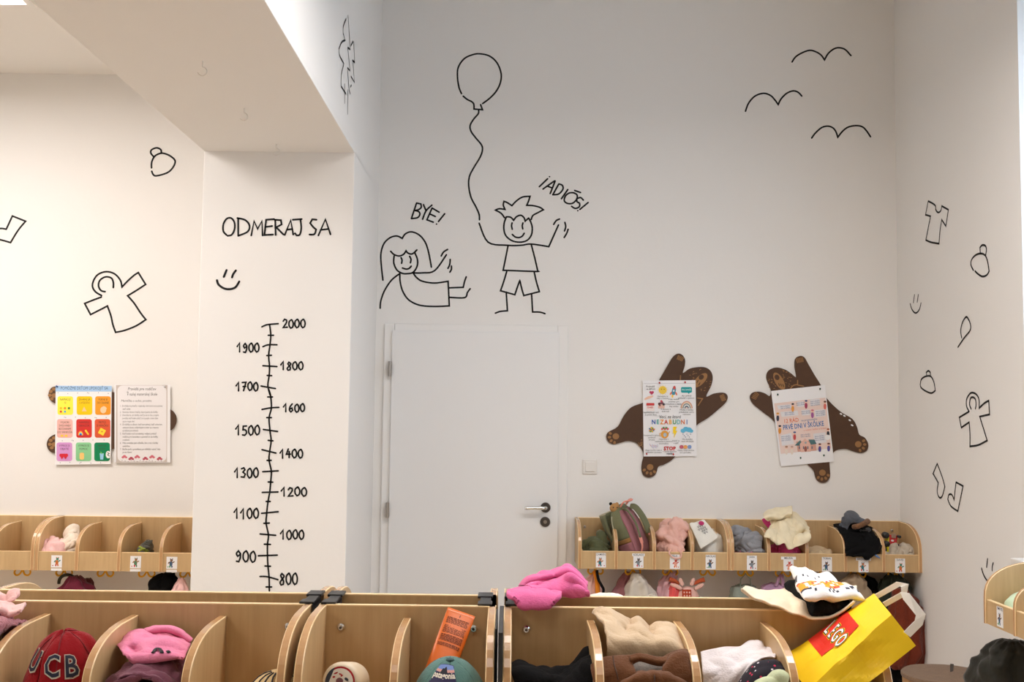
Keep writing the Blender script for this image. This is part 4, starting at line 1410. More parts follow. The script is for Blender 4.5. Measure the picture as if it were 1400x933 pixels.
class Dome:
    """a cap crown: half ellipsoid with its own up and front axis"""
    def __init__(s, c, r, tilt=0.0, yaw=0.0):
        s.c, s.r = Vector(c), r
        s.R = Matrix.Rotation(yaw, 3, 'Z') @ Matrix.Rotation(tilt, 3, 'X')

    def pt(s, lon, lat, off=0.0):
        x, y, z = math.sin(lon) * math.cos(lat), -math.cos(lon) * math.cos(lat), math.sin(lat)
        k = 1 + off
        return s.c + s.R @ Vector((x * s.r[0] * k, y * s.r[1] * k, z * s.r[2] * k))

    def mesh(s, seg=40, rng=14, lat0=-.15, wob=.0, seed=0, hole=None):
        G = []
        for i in range(rng + 1):
            la = lat0 + (math.pi / 2 - .02 - lat0) * i / rng
            row = []
            for k in range(seg + 1):
                lo = 2 * math.pi * k / seg
                o = wob * nz(math.sin(lo) * 2 + seed, math.cos(lo) * 2, la * 3)
                row.append(s.pt(lo, la, o))
            G.append(row)
        mb = MB()
        mb.grid(G)
        if hole:
            keep = [q for q, f in enumerate(mb.f) if not hole(sum((Vector(mb.v[i]) for i in f), Vector()) / len(f))]
            mb.f = [mb.f[q] for q in keep]
            mb.m = [0] * len(mb.f)
        return mb

    def seam(s, mb, lo, m=0, r=.0012, lat0=-.1):
        mb.tube([s.pt(lo, lat0 + (1.5 - lat0) * k / 10, .008) for k in range(11)], r, 6, m)


def cap_root(d, name, label, z):
    return empty(name, (d.c.x, d.c.y, z), label, 'cap')


def brim(d, w=.075, l=.07, lat=-.12, drop=.03):
    G = []
    for i in range(7):
        t = i / 6
        row = []
        for k in range(17):
            lo = -1.15 + 2.3 * k / 16
            b = d.pt(lo, lat, .01)
            o = d.R @ Vector((0, -1, 0))
            row.append(b + o * l * t * math.cos(lo * .95) + Vector((0, 0, -drop * t * (1 - .3 * abs(lo)))))
        G.append(row)
    return MB().grid(G)


# red cap with big letters
d = Dome(P(92, 951, 2.46), (.083, .10, .142), .12, -.30)
r = cap_root(d, 'cap', 'crimson red cap with navy varsity letters in a front left cubby', ZF + TH)
add('crown', d.mesh(lat0=-.5, wob=.09, seed=2), fb['red'], r, smooth=True, solid=.004, sub=1)
add('brim', brim(d, lat=-.45, l=.05, drop=.02), fb['red'], r, smooth=True, solid=.004, sub=1)
mb = MB()
for lo in (.52, -.52, 1.57, -1.57, 2.6, -2.6):
    d.seam(mb, lo, lat0=-.4)
add('seams', mb, paint(110, 6, 16), r, smooth=True)
ft = MB()
for nm, off, bd, ms in (('a', .045, .055, 0), ('b', .055, .012, 1)):
    for ch, lo in (('U', -.26), ('C', .42), ('B', .94)):
        text_mb(ch, ft, .64, lambda x, y, lo=lo, off=off: d.pt(lo + x * 1.12 - .02, .70 + y * .78 - (lo + x) * .10, off), ms, bold=bd, xs=.92)
add('lettering', ft, [paint(206, 196, 180), paint(34, 38, 58)], r)

# pink hoodie on a plum garment
lim = comp(xa0, xa1, 4, 2)
o, _ = drape('trousers', fb['plum'], P(208, 880, 2.44), (.26, .30), 28, ells((205, 962, 2.42, (.09, .11, .085)), (235, 945, 2.47, (.06, .08, .06))), lim, 1.45, 21, label='plum coloured garment crumpled below the pink hoodie', cat='clothing')
KH = crop(130, 820, 8.235)
o, X = sheet('hoodie', fb['rose'], KH, [
    (2.57, [(300, 470), (345, 405), (430, 345), (540, 345), (660, 395, .01), (800, 405), (920, 430), (1060, 495)]),
    (2.50, [(285, 520), (330, 450), (430, 400), (540, 410), (650, 440, .015), (790, 430), (920, 470), (1055, 540)]),
    (2.455, [(285, 560), (340, 520), (430, 490), (540, 500, .012), (640, 490), (780, 480), (920, 530), (1040, 580)]),
    (2.44, [(295, 585), (360, 570), (450, 590, .02), (540, 545), (670, 540), (790, 550), (910, 580), (1025, 610)]),
    (2.41, [(330, 625), (400, 640), (480, 640), (580, 635), (680, 630), (800, 630), (900, 630), (1010, 650)]),
    (2.402, [(370, 645), (430, 680), (500, 690), (580, 680), (680, 665), (780, 650), (880, 650), (960, 665)]),
    (2.42, [(420, 690), (460, 720), (520, 760), (600, 745), (660, 715), (720, 690), (780, 670), (860, 660)])], 8,
    label='rose pink hoodie with a dark printed mark in a front cubby', cat='hoodie')
sheet('hood_rim', fb['rose'], KH, [
    (2.58, [(560, 352), (650, 330), (740, 308), (850, 313), (930, 340), (1000, 385), (1085, 460)]),
    (2.55, [(570, 365), (650, 350), (740, 335), (850, 340), (940, 375), (1010, 425), (1080, 475)]),
    (2.575, [(580, 380), (660, 395), (760, 400), (860, 415), (940, 435), (1020, 470), (1065, 495)])], 9, fold=.003, thick=.009, parent=o)


def on_cloth(X, name, parent, strokes, width, m, off=.006):
    """printed marks laid on a cloth surface"""
    n_, m_ = X.shape[:2]
    vs = [tuple(p) for row in X for p in row]
    fs = [(i * m_ + j, i * m_ + j + 1, (i + 1) * m_ + j + 1, (i + 1) * m_ + j) for i in range(n_ - 1) for j in range(m_ - 1)]
    t = BVHTree.FromPolygons(vs, fs)
    mb = MB()
    for s in strokes:
        pts = []
        nn = None
        for p in catmull([(x, y, 0) for x, y in s], 5):
            h = t.ray_cast(CAM, ray(p.x, p.y).normalized())
            if h[0] is not None:
                nn = h[1] if h[1].y < 0 else -h[1]
                pts.append(h[0] + nn * off)
        if len(pts) > 1:
            mb.tube(pts, width, 8, 0, True, ((nn.x, nn.y, nn.z), .3))
    if mb.v:
        add(name, mb, m, parent, smooth=True)


on_cloth(X, 'printed_mark', o, [[(210, 896), (213, 891), (218, 891), (222, 896)], [(229, 894), (231, 896)]], .0042, paint(24, 24, 30))

# striped straw hat
d = Dome(P(380, 985, 2.44), (.085, .085, .108), .1)
r = cap_root(d, 'straw_hat', 'cream straw hat with dark stripes at the bottom of an emptyish front cubby', ZF + TH)
add('crown', d.mesh(lat0=-.7), fab('straw_weave', 214, 186, 138, bump=.5, bscale=160), r, smooth=True, solid=.003, sub=1)
for lo in (-.85, -.45, -.05, .35, .8, 1.4, -1.4):
    mb = MB()
    mb.tube([d.pt(lo + .12 * math.sin(k), -.6 + 2.0 * k / 12, .012) for k in range(13)], .0022, 6)
    add('stripe', mb, paint(40, 38, 44), r, smooth=True)

# round cream bottle lying with its printed end to the viewer
c = P(465, 933, 2.40)
ax = Vector((-.10, -1, .22)).normalized()
r = empty('bottle', (c.x, c.y + .05, c.z - .045), 'cream bottle with a red ringed round print in the short centre row', 'bottle')
prof = [(.0, .034), (.004, .039), (.012, .042), (.10, .042), (.115, .036), (.13, .02), (.15, .018)]
mb = MB().tube([c - ax * a for a, _ in prof], [q for _, q in prof], 40)
add('body', mb, mat('cream_plastic', rgb(222, 208, 184), .45), r, smooth=True)
u = ax.cross(Vector((0, 0, 1))).normalized() * -1
vv = u.cross(ax).normalized()
if vv.z < 0:
    vv = -vv
if u.x < 0:
    u = -u
pm = MB()
f = lambda x, y, k=0: c + ax * (.0012 + .0003 * k) + u * x + vv * y
cir = lambda rd, a0=0, a1=6.283, n=28: [(rd * math.cos(a0 + (a1 - a0) * k / n), rd * math.sin(a0 + (a1 - a0) * k / n)) for k in range(n + 1)]
pm.poly([f(x, y, 0) for x, y in cir(.0325)], 1)
pm.poly([f(x, y, 1) for x, y in cir(.0285)], 0)
pm.poly([f(x, y, 2) for x, y in cir(.0325, 2.0, 3.6, 14)], 2)
for x, y, rx, ry, a, m_ in ((-.010, .018, .005, .0016, .4, 1), (-.014, .010, .003, .002, .2, 1), (0, .016, .004, .0015, -.3, 1), (.003, .013, .003, .0015, .5, 1), (-.001, .002, .008, .007, 0, 3), (.014, .006, .005, .003, -.6, 2), (.018, -.002, .004, .003, .3, 3), (.004, -.012, .009, .005, 0, 1)):
    pm.poly([f(px, py, 3) for px, py in oval((x, y), rx, ry, a)], m_)
add('print', pm, [paint(232, 226, 216), paint(168, 28, 40), paint(60, 66, 78), paint(120, 78, 84)], r)

# sunscreen tube leaning in the corner
tl_, tr_, bl_, br_ = P(612, 832, 2.60), P(650, 842, 2.60), P(581, 917, 2.50), P(626, 906, 2.50)
top, bot = (tl_ + tr_) / 2, (bl_ + br_) / 2
axd = (bot - top).normalized()
wd = (tr_ - tl_).normalized()
wd = (wd - axd * wd.dot(axd)).normalized()
nd = wd.cross(axd).normalized()
if nd.y > 0:
    nd = -nd
L_ = (ZF + TH - top.z) / axd.z - .012
r = empty('sunscreen_tube', top + axd * L_, 'orange sunscreen tube leaning upside down behind the teal cap', 'tube')
rings = []
hw = (tr_ - tl_).length / 2
for t, a, b in ((0, hw, .0012), (.008, hw, .0014), (.012, hw, .002), (.05, hw, .008), (.12, hw * .98, .016), (L_ - .03, hw * .95, .022), (L_ - .026, hw * .8, .021)):
    rings.append([top + axd * t + wd * (a * math.copysign(abs(math.cos(q)) ** .8, math.cos(q))) + nd * (b * math.sin(q)) for q in [2 * math.pi * k / 32 for k in range(32)]])
orange = mat('orange_plastic', rgb(212, 100, 20), .38)
add('tube_body', MB().loft(rings), orange, r, smooth=True)
add('tube_cap', MB().tube([top + axd * (L_ - .027), top + axd * (L_ - .012), top + axd * L_], [.02, .021, .02], 24), mat('orange_cap', rgb(206, 96, 20), .3), r)
pm = MB()


def tb(x, t):
    b = .001 + min(1, max(0, (t - .008) / .11)) * .015
    q = max(-1, min(1, x / hw))
    return top + axd * t + wd * x + nd * (b * math.sqrt(max(0, 1 - abs(q) ** 2.4)) + .0012)


for y0, n in ((.024, 6), (.048, 7), (.074, 6), (.098, 3)):
    for k in range(n):
        t = y0 + k * .0032
        a = -hw * .78
        rr.seed(int(t * 1e5) + 1)
        while a < hw * .70:
            e_ = min(hw * .76, a + rr.uniform(.003, .009))
            pm.add([tb(a, t), tb(e_, t), tb(e_, t + .0019), tb(a, t + .0019)], [(0, 1, 2, 3)], 0)
            a = e_ + .0012
pm.add([tb(0, .012), tb(.002, .012), tb(.002, .019), tb(0, .019)], [(0, 1, 2, 3)], 0)
add('small_print', pm, paint(104, 46, 10), r, kind='stuff')

# teal cap with a mountain patch
d = Dome(P(614, 984, 2.42), (.088, .10, .134), .16, .06)
r = cap_root(d, 'cap', 'teal cap with a mountain patch in front of the orange tube', ZF + TH)
add('crown', d.mesh(lat0=-.5), fb['teal'], r, smooth=True, solid=.004, sub=1)
add('brim', brim(d, lat=-.45, l=.05, drop=.02), fb['teal'], r, smooth=True, solid=.004, sub=1)
add('button', MB().ell(d.pt(0, 1.5, .01), (.009, .009, .005)), paint(60, 90, 92), r, smooth=True)
mb = MB()
for lo in (1.0, -1.0, 2.1, -2.1, 3.14):
    d.seam(mb, lo, lat0=-.4)
add('seams', mb, paint(66, 100, 98), r, smooth=True)
pt_ = MB()
q = lambda x, y, k: d.pt(-.28 + x * 1.3, 1.04 + y * .72, .022 + .004 * k)


def patch(pts, m_, k, n=4):
    out = []
    for i in range(len(pts)):
        a, b = pts[i], pts[(i + 1) % len(pts)]
        for j in range(n):
            out.append((a[0] + (b[0] - a[0]) * j / n, a[1] + (b[1] - a[1]) * j / n))
    pt_.poly([q(x, y, k) for x, y in out], m_)


def strip(x0, x1, yf0, yf1, m_, k, n=12):
    G = [[q(x0 + (x1 - x0) * i / n, yf(x0 + (x1 - x0) * i / n), k) for i in range(n + 1)] for yf in (yf0, yf1)]
    pt_.grid(G, m_)


top_f = lambda x: .36 - .35 * x * x
strip(-.44, .44, lambda x: -.28, lambda x: top_f(x) + .03, 0, 0)
strip(-.40, .40, lambda x: .16, top_f, 1, 1)
strip(-.40, .40, lambda x: .08, lambda x: .17, 2, 1)
strip(-.40, .40, lambda x: -.25, lambda x: -.06, 0, 1)
strip(-.40, .40, lambda x: -.06, lambda x: .08, 4, 1)
mtn = lambda x: max(.05, .05 + max(0, .24 - abs(x + .02) * 1.35) + .05 * math.sin(x * 37) * (abs(x) < .22))
strip(-.30, .30, lambda x: .02, mtn, 3, 2, 24)
text_mb('patagonia', pt_, .235, lambda x, y: q(x, y - .03, 4), 5, bold=.03, xs=.86)
add('patch', pt_, [paint(52, 48, 88), paint(106, 130, 190), paint(206, 150, 140), paint(26, 26, 40), paint(52, 48, 88), paint(226, 218, 206)], r)

# row C
KC = crop(680, 770, 4.667)
sheet('sweater', fb['black'], KC, [
    (2.56, [(106, 655), (138, 630), (200, 662), (290, 690), (400, 696), (455, 682), (520, 640), (580, 572), (612, 592)]),
    (2.50, [(106, 690), (140, 665), (200, 690), (290, 715), (400, 718), (460, 700), (525, 665), (585, 610), (612, 630)]),
    (2.45, [(106, 730), (145, 710), (210, 720), (300, 745), (400, 745), (470, 725), (530, 700), (585, 660), (612, 690)]),
    (2.42, [(106, 830), (150, 820), (210, 830), (300, 850), (400, 850), (470, 840), (530, 820), (585, 800), (612, 810)])], 33, fold=.012, ffreq=18, thick=.008,
    label='black garment bunched in the first cubby of the front right row', cat='clothing')
sheet('hoodie', fb['beige'], KC, [
    (2.60, [(612, 325), (640, 295), (705, 300), (790, 345), (848, 378, .02), (900, 350), (965, 420, .02), (1010, 390), (1085, 386), (1165, 430)]),
    (2.55, [(640, 350), (680, 350), (740, 345), (800, 385), (850, 410, .03), (910, 400), (965, 440, .03), (1020, 425), (1090, 430), (1175, 480)]),
    (2.50, [(680, 400), (715, 410), (770, 430), (820, 450, .03), (880, 420), (940, 420), (980, 470, .025), (1040, 460), (1110, 470), (1185, 540)]),
    (2.455, [(695, 470), (730, 480), (790, 480), (850, 480), (910, 465, .015), (970, 500), (1030, 495), (1090, 500), (1140, 530), (1190, 580)]),
    (2.44, [(700, 560), (750, 560), (810, 540), (870, 545), (930, 540), (990, 555), (1050, 550), (1110, 560), (1160, 590), (1200, 620)]),
    (2.455, [(705, 740), (760, 740), (820, 740), (880, 740), (940, 740), (1000, 740), (1060, 740), (1110, 740), (1160, 740), (1200, 740)])], 5, fold=.008, ffreq=16, thick=.008,
    label='beige hoodie heaped up behind the brown cap', cat='hoodie')
# brown cap, upside down, strap side towards the viewer
p_ = P(880, 950, 2.36)
r = empty('cap', (p_.x, p_.y, ZF + TH), 'brown cap lying upside down with its strap opening towards the viewer', 'cap')
sheet('side_panel', fb['brown'], KC, [(2.40, [(600, 658), (635, 625), (700, 600), (780, 592), (852, 590)]), (2.375, [(604, 705), (650, 672), (710, 650), (790, 642), (868, 655)]), (2.355, [(612, 760), (665, 730), (720, 715), (800, 712), (885, 705)]), (2.34, [(620, 850), (670, 850), (730, 850), (800, 850), (890, 850)])], 3, fold=.004, thick=.004, parent=r)
sheet('side_panel', fb['brown'], KC, [(2.41, [(1062, 612), (1100, 580), (1150, 556), (1212, 556), (1250, 610)]), (2.375, [(1060, 660), (1110, 625), (1160, 612), (1212, 620), (1256, 680)]), (2.355, [(1050, 715), (1110, 700), (1160, 700), (1212, 710), (1258, 750)]), (2.34, [(1050, 850), (1110, 850), (1160, 850), (1210, 850), (1262, 850)])], 4, fold=.004, thick=.004, parent=r)
sheet('strap', fb['brown'], KC, [(2.392, [(846, 592), (900, 580), (960, 590), (1020, 602), (1082, 602)]), (2.380, [(848, 622), (902, 606), (960, 616), (1020, 630), (1082, 630)]), (2.384, [(852, 652), (905, 628), (960, 640), (1020, 656), (1080, 652)])], 5, fold=.002, thick=.004, parent=r)
sheet('crown', fb['brown'], KC, [(2.37, [(740, 790), (800, 745), (880, 708), (980, 690), (1060, 694), (1130, 715), (1215, 765)]), (2.335, [(740, 820), (800, 775), (880, 738), (980, 720), (1060, 724), (1130, 745), (1215, 795)]), (2.325, [(740, 900), (800, 890), (880, 880), (980, 880), (1060, 880), (1130, 880), (1215, 900)])], 6, fold=.003, thick=.004, parent=r)
sheet('lining', fab('fabric_lining', 168, 160, 154), KC, [(2.43, [(830, 620), (920, 620), (1010, 620), (1090, 620)]), (2.42, [(830, 680), (920, 670), (1010, 670), (1090, 680)]), (2.41, [(830, 790), (920, 790), (1010, 790), (1090, 790)])], 7, fold=.003, thick=.003, parent=r)
add('stitching', MB().tube(catmull([P(*KC(x, y), Y) for x, y, Y in ((738, 596, 2.383), (745, 650, 2.366), (760, 700, 2.350), (770, 745, 2.342))], 4), .0014, 6).tube(catmull([P(*KC(x, y), Y) for x, y, Y in ((1000, 690, 2.366), (1002, 712, 2.336), (1004, 760, 2.324))], 4), .0014, 6), paint(66, 40, 22), r)
# white gauze bag, dotted leggings, sage cloth
lim = comp(xc0, xc1, 4, 2)
KG = crop(940, 770, 4.667)
sheet('leggings', mat('dotted_fabric', rgb(30, 25, 38), .9), KG, [(2.425, [(335, 765), (385, 705), (435, 655), (500, 634), (560, 628), (600, 648), (622, 690)]), (2.39, [(335, 800), (390, 740), (440, 690), (500, 668), (560, 662), (604, 685), (628, 720)]), (2.37, [(335, 860), (390, 850), (440, 840), (500, 840), (560, 840), (604, 840), (632, 840)])], 41, fold=.006, thick=.005,
      label='dark leggings with red and white dots under the white bag', cat='clothing')
nt = bpy.data.materials['dotted_fabric'].node_tree
b_ = nt.nodes['Principled BSDF']
tc, vo = N(nt, 'ShaderNodeTexCoord'), N(nt, 'ShaderNodeTexVoronoi')
vo.inputs['Scale'].default_value = 85
nt.links.new(tc.outputs['Object'], vo.inputs['Vector'])
ra = N(nt, 'ShaderNodeMath', operation='LESS_THAN')
ra.inputs[1].default_value = .22
nt.links.new(vo.outputs['Distance'], ra.inputs[0])
rc = N(nt, 'ShaderNodeValToRGB')
rc.color_ramp.interpolation = 'CONSTANT'
rc.color_ramp.elements[0].color = rgb(196, 40, 80)
rc.color_ramp.elements[1].position = .5
rc.color_ramp.elements[1].color = rgb(214, 206, 214)
nt.links.new(vo.outputs['Color'], rc.inputs[0])
mx = N(nt, 'ShaderNodeMix', data_type='RGBA')
mx.inputs[6].default_value = rgb(30, 25, 38)
nt.links.new(ra.outputs[0], mx.inputs[0])
nt.links.new(rc.outputs[0], mx.inputs[7])
nt.links.new(mx.outputs[2], b_.inputs['Base Color'])
sheet('sock', fb['sage'], KG, [(2.365, [(440, 780), (490, 742), (545, 712), (600, 704), (636, 728)]), (2.345, [(440, 805), (495, 768), (548, 740), (600, 730), (640, 750)]), (2.335, [(440, 860), (495, 850), (548, 845), (600, 845), (640, 850)])], 43, fold=.006, label='pale sage cloth in front of the dotted leggings', cat='clothing')
sheet('mesh_bag', fb['gauze'], KG, [
    (2.57, [(85, 575), (160, 560), (250, 545), (340, 545), (400, 503), (470, 497), (500, 545, .01), (560, 502)]),
    (2.52, [(88, 610), (160, 600), (240, 590, .012), (330, 590), (400, 560), (460, 550), (510, 570), (572, 545)]),
    (2.475, [(92, 660), (170, 650), (250, 630), (320, 640, .012), (380, 610), (440, 600), (510, 600), (570, 580)]),
    (2.445, [(98, 720), (170, 700), (240, 690), (310, 690), (370, 660), (420, 640), (470, 625), (540, 608)]),
    (2.435, [(105, 800), (170, 790), (230, 780), (290, 780), (340, 750), (380, 705), (420, 662), (470, 636)])], 45, fold=.010, ffreq=18, thick=.003,
    label='crumpled white gauze bag in the third cubby of the front right row', cat='bag')

# yellow paper bag leaning out of the last cubby
BT = [P(1195, 812, 2.62), P(1219, 841, 2.36), P(1252, 883, 2.33)]      # opening: far top, near top, near bottom corner
BB = [P(1068, 900, 2.57), P(1105, 943, 2.36), P(1135, 975, 2.33)]      # the same corners at the bag's bottom
r = empty('paper_bag', (BB[0] + BB[2]) / 2, 'yellow paper shopping bag with a red logo square, tipped over the cubby end', 'bag')
yel = mat('yellow_paper', rgb(246, 206, 0), .5, bump=.12, bscale=14)


def bagflat(u, v, t):
    """u across the printed face (1 = far edge), v across the gusset, t down from the opening (0..1)"""
    q_ = []
    for a3, b3, c3 in (BT, BB):
        q_.append(b3 + (a3 - b3) * u + (c3 - b3) * v)
    return q_[0].lerp(q_[1], t)


face_n = (BT[0] - BT[1]).cross(BB[1] - BT[1]).normalized()
face_n = -face_n if face_n.z < 0 else face_n
gus_n = (BT[2] - BT[1]).cross(BB[1] - BT[1]).normalized()
gus_n = -gus_n if gus_n.y > 0 else gus_n


def bagpt(u, v, t):
    s = math.sin(math.pi * min(1, t))
    cr = .008 * nz(u * 1.6 + v * 2.1, t * 2.6, 3.3) + .004 * nz(u * 4, v * 4 + t * 6, 1.1)
    dent = -.018 * math.exp(-((t - .42) / .12) ** 2) * math.sin(math.pi * v) if 0 < v < 1 else 0
    return bagflat(u, v, t) + face_n * cr * s * (1 if v < .5 else -.3) + gus_n * (cr * s * .7 + dent)


ring_uv = [(1 - k / 12, 0) for k in range(12)] + [(0, k / 10) for k in range(10)] + [(k / 12, 1) for k in range(12)] + [(1, 1 - k / 10) for k in range(10)]
rings = [[bagpt(u_, v_, k / 26) for u_, v_ in ring_uv] for k in range(27)]
mb = MB().loft(rings, 0, False)
n_ = len(ring_uv)
mb.f.append(tuple(len(mb.v) - n_ + k for k in range(n_)))
mb.m.append(0)
add('bag_body', mb, yel, r, solid=.0012)
lg = lambda x, t, k=1: bagpt(x, 0, t) + face_n * (.0012 + .0006 * k)
lm = MB()
x0_, x1_, t0_, t1_ = .34, .985, .29, .72
lm.grid([[lg(x0_ + (x1_ - x0_) * i / 10, t0_ + (t1_ - t0_) * j / 10) for i in range(11)] for j in range(11)], 0)
for bold_, mi_, kk in ((.085, 1, 2), (.052, 2, 3), (.010, 3, 4)):
    for ch, cx_ in zip('LEGO', (-.098, -.034, .032, .104)):
        text_mb(ch, lm, .072, lambda x, y: lg(.625 - (x * 1.12 + cx_) * 2.55 + y * 1.5, .50 - y * .72 / .25, kk), mi_, bold=bold_)
add('logo', lm, [paint(214, 44, 28), paint(244, 200, 20), paint(18, 16, 18), paint(240, 238, 236)], r)
# handles: flat white strips folded at their corners
wh = mat('white_paper_tape', rgb(250, 249, 246), .6)


def band(name, px, wdt):
    pts = [P(*p_) for p_ in px]
    L1_, R1_ = [], []
    for i, p_ in enumerate(pts):
        a3 = (p_ - pts[i - 1]).normalized() if i else (pts[1] - p_).normalized()
        b3 = (pts[i + 1] - p_).normalized() if i < len(pts) - 1 else a3
        t_ = (a3 + b3).normalized()
        s_ = t_.cross(Vector((.1, 1, .25))).normalized() * (1 / max(.5, t_.dot(a3)))
        L1_.append(p_ + s_ * wdt / 2)
        R1_.append(p_ - s_ * wdt / 2)
    return add(name, MB().grid([L1_, R1_]), wh, r, solid=.0012)


band('handle', [(1198, 816, 2.60), (1228, 799, 2.56), (1237, 801, 2.54), (1236, 812, 2.54), (1209, 827, 2.56)], .013)
band('handle', [(1233, 815, 2.36), (1240, 817, 2.345), (1259, 841, 2.325), (1256, 852, 2.325), (1240, 868, 2.335)], .018)

# tops of the two rows: pink fleece, fluffy lining, cream cloth with folded shirts
zt = ZF + HGT
pan = [('box', (xc0 - .004, YF - .024, zt - .2), (xc1, YK + .024, zt + .006))]
c = P(762, 803, 2.70)
fo, _ = sheet('fleece_hood', fb['hotpink'], KC, [
    (2.80, [(150, 160), (200, 100), (290, 72), (370, 52), (440, 22), (490, 55), (535, 105), (565, 135)]),
    (2.74, [(170, 150), (220, 115), (300, 95), (390, 75), (450, 55), (500, 85), (540, 120), (568, 150)]),
    (2.79, [(176, 158), (226, 126), (306, 106), (394, 86), (454, 66), (503, 96), (542, 130), (562, 156)]),
    (2.70, [(190, 165), (240, 130, .03), (320, 112, .06), (400, 95, .06), (460, 85), (510, 115), (550, 150), (555, 175)]),
    (2.69, [(195, 165), (250, 150, .04), (330, 148, .01), (370, 130, .02), (470, 130), (510, 150, .015), (545, 165), (540, 185)]),
    (2.68, [(210, 170), (270, 170), (340, 175), (400, 180), (460, 170), (520, 165), (560, 185), (585, 190)]),
    (2.685, [(230, 185), (290, 190), (350, 195), (410, 207), (470, 210), (520, 212), (560, 210), (590, 202)])], 52, fold=.005, thick=.011,
    label='hot pink fleece garment lying across the tops of both rows', cat='clothing')
sheet('fleece_sleeve', fb['hotpink'], KC, [
    (2.69, [(65, 180), (130, 170), (200, 165), (280, 170), (350, 180), (405, 195)]),
    (2.63, [(58, 200), (110, 200), (190, 195), (270, 200), (350, 205), (408, 210)]),
    (2.608, [(75, 215), (125, 230), (190, 240), (260, 235), (320, 240), (395, 225)]),
    (2.600, [(110, 230), (150, 272), (190, 284), (250, 280), (330, 275), (360, 255)]),
    (2.607, [(150, 275), (175, 285), (200, 286), (250, 282), (320, 279), (350, 265)])], 53, fold=.004, thick=.010, parent=fo)
mb = MB()
rr.seed(9)
cf = P(830, 811, 2.90)
G = []
for i in range(15):
    row = []
    for j in range(31):
        x, y = (j / 30 - .5) * .17, (i / 14 - .5) * .16
        e_ = max(0, 1 - (2 * (j / 30 - .5)) ** 4) * max(0, 1 - (2 * (i / 14 - .5)) ** 4)
        row.append((cf.x + x, YK + .11 + y, ZF + TH + (cf.z - .004 - ZF - TH) * e_ ** .5 + .007 * nz(x * 90, y * 90) * e_))
    G.append(row)
add('fluffy_blanket', MB().grid(G), fb['fleece'], label='fluffy white pile peeking over the back row beside the pink fleece', cat='blanket', smooth=True, solid=.004, sub=1)
CB = [(1013, 808), (1024, 818), (1042, 826), (1062, 833), (1085, 843), (1108, 850), (1130, 849), (1150, 840), (1168, 826)]
CT = [(1018, 803), (1036, 808), (1056, 809), (1080, 806), (1100, 803), (1120, 800), (1140, 800), (1156, 801), (1172, 804)]
nb = catmull([P(x, y, 2.585) for x, y in CB], 5)
ntp = catmull([P(x, y, 2.83) for x, y in CT], 5)
G = []
for i in range(15):
    v_ = i / 14
    row = []
    for k in range(len(nb)):
        p_ = ntp[k].lerp(nb[k], v_)
        zz = max(p_.z, zt + .007) if p_.y > YF - .022 else p_.z
        zz += .012 * abs(nz(k * .16, v_ * 2.5, 5)) * (1 if p_.y > YF - .022 else .6) + (.004 if v_ > .93 else 0)
        row.append((p_.x, p_.y - (.010 * nz(k * .22, 3.1) if v_ > .7 else 0), zz))
    G.append(row)
add('cloth', MB().grid(G), fb['cream'], label='cream cloth spread over the tops of both rows under the folded shirts', cat='cloth', smooth=True, solid=.007, sub=1)


def slab(name, corners, th, mats, seed, mfun=None, wav=.010, **k):
    """a soft folded garment: a padded patch between four corners (tl, tr, br, bl)"""
    tl, tr, br, bl = [Vector(q) for q in corners]
    n_u, n_v = 30, 20
    nrm = (tr - tl).cross(bl - tl).normalized()
    if nrm.z < 0:
        nrm = -nrm
    top_, bot_ = [], []
    for i in range(n_v + 1):
        a_r, b_r = [], []
        for j in range(n_u + 1):
            u_, v_ = j / n_u, i / n_v
            p_ = tl.lerp(tr, u_).lerp(bl.lerp(br, u_), v_)
            e_ = (1 - abs(2 * u_ - 1) ** 7) * (1 - abs(2 * v_ - 1) ** 7)
            wv_ = wav * (nz(u_ * 3.1 + seed, v_ * 3.1) + .5 * nz(u_ * 8, v_ * 8 + seed) + .3 * nz(u_ * 17 + seed, v_ * 15))
            p_ = p_ + Vector((wv_ * .5 * nz(v_ * 4, seed), 0, 0)) + nrm * wv_
            a_r.append(p_ + nrm * (th * .5 * e_ ** .5))
            b_r.append(p_ - nrm * (th * .5 * e_ ** .5))
        top_.append(a_r)
        bot_.append(b_r)
    mb = MB().grid(top_, 0, mfun).grid(bot_, 0)
    bm = bmesh.new()
    o = add(name, mb, mats, smooth=True, sub=1, **k)
    bm.from_mesh(o.data)
    bmesh.ops.remove_doubles(bm, verts=bm.verts, dist=1e-5)
    bmesh.ops.recalc_face_normals(bm, faces=bm.faces)
    bm.to_mesh(o.data)
    bm.free()
    return o


slab('sweater', [P(1070, 797, 2.82), P(1135, 800, 2.84), P(1166, 832, 2.60), P(1112, 840, 2.58)], .045, fb['black'], 4, label='folded black garment under the white printed shirt', cat='clothing')
rr.seed(77)
PR = {}


def tee(i, j):
    if 11 <= i <= 15:
        q_ = nz(j * .45, i * .5, 2.0)
        return 1 if q_ > -.02 else (2 if q_ > -.14 else 0)
    if i in (8, 9, 16, 17) and nz(j * .8, i * 1.4, 7.7) > .22:
        return 3
    return 0


slab('t_shirt', [P(1078, 776, 2.86), P(1128, 789, 2.84), P(1186, 820, 2.60), P(1098, 820, 2.57)], .028, [fb['white'], fab('print_orange', 240, 160, 30), fab('print_red', 214, 70, 40), fab('print_ink', 40, 44, 60)], 2.2, tee, .012,
     label='folded white t-shirt with an orange print on top of the pile', cat='t-shirt')


# ------------------------------------------------------------------ things on the wall shelves
def wlim(x0, x1, n, k, Y, z, ext=0.0):
    W = x1 - x0
    return ((x0 + W * k / n + .011 - ext, x0 + W * (k + 1) / n - .011 + ext), (Y - DEP + .02, Y - .022), (z + TH + .003, 3))


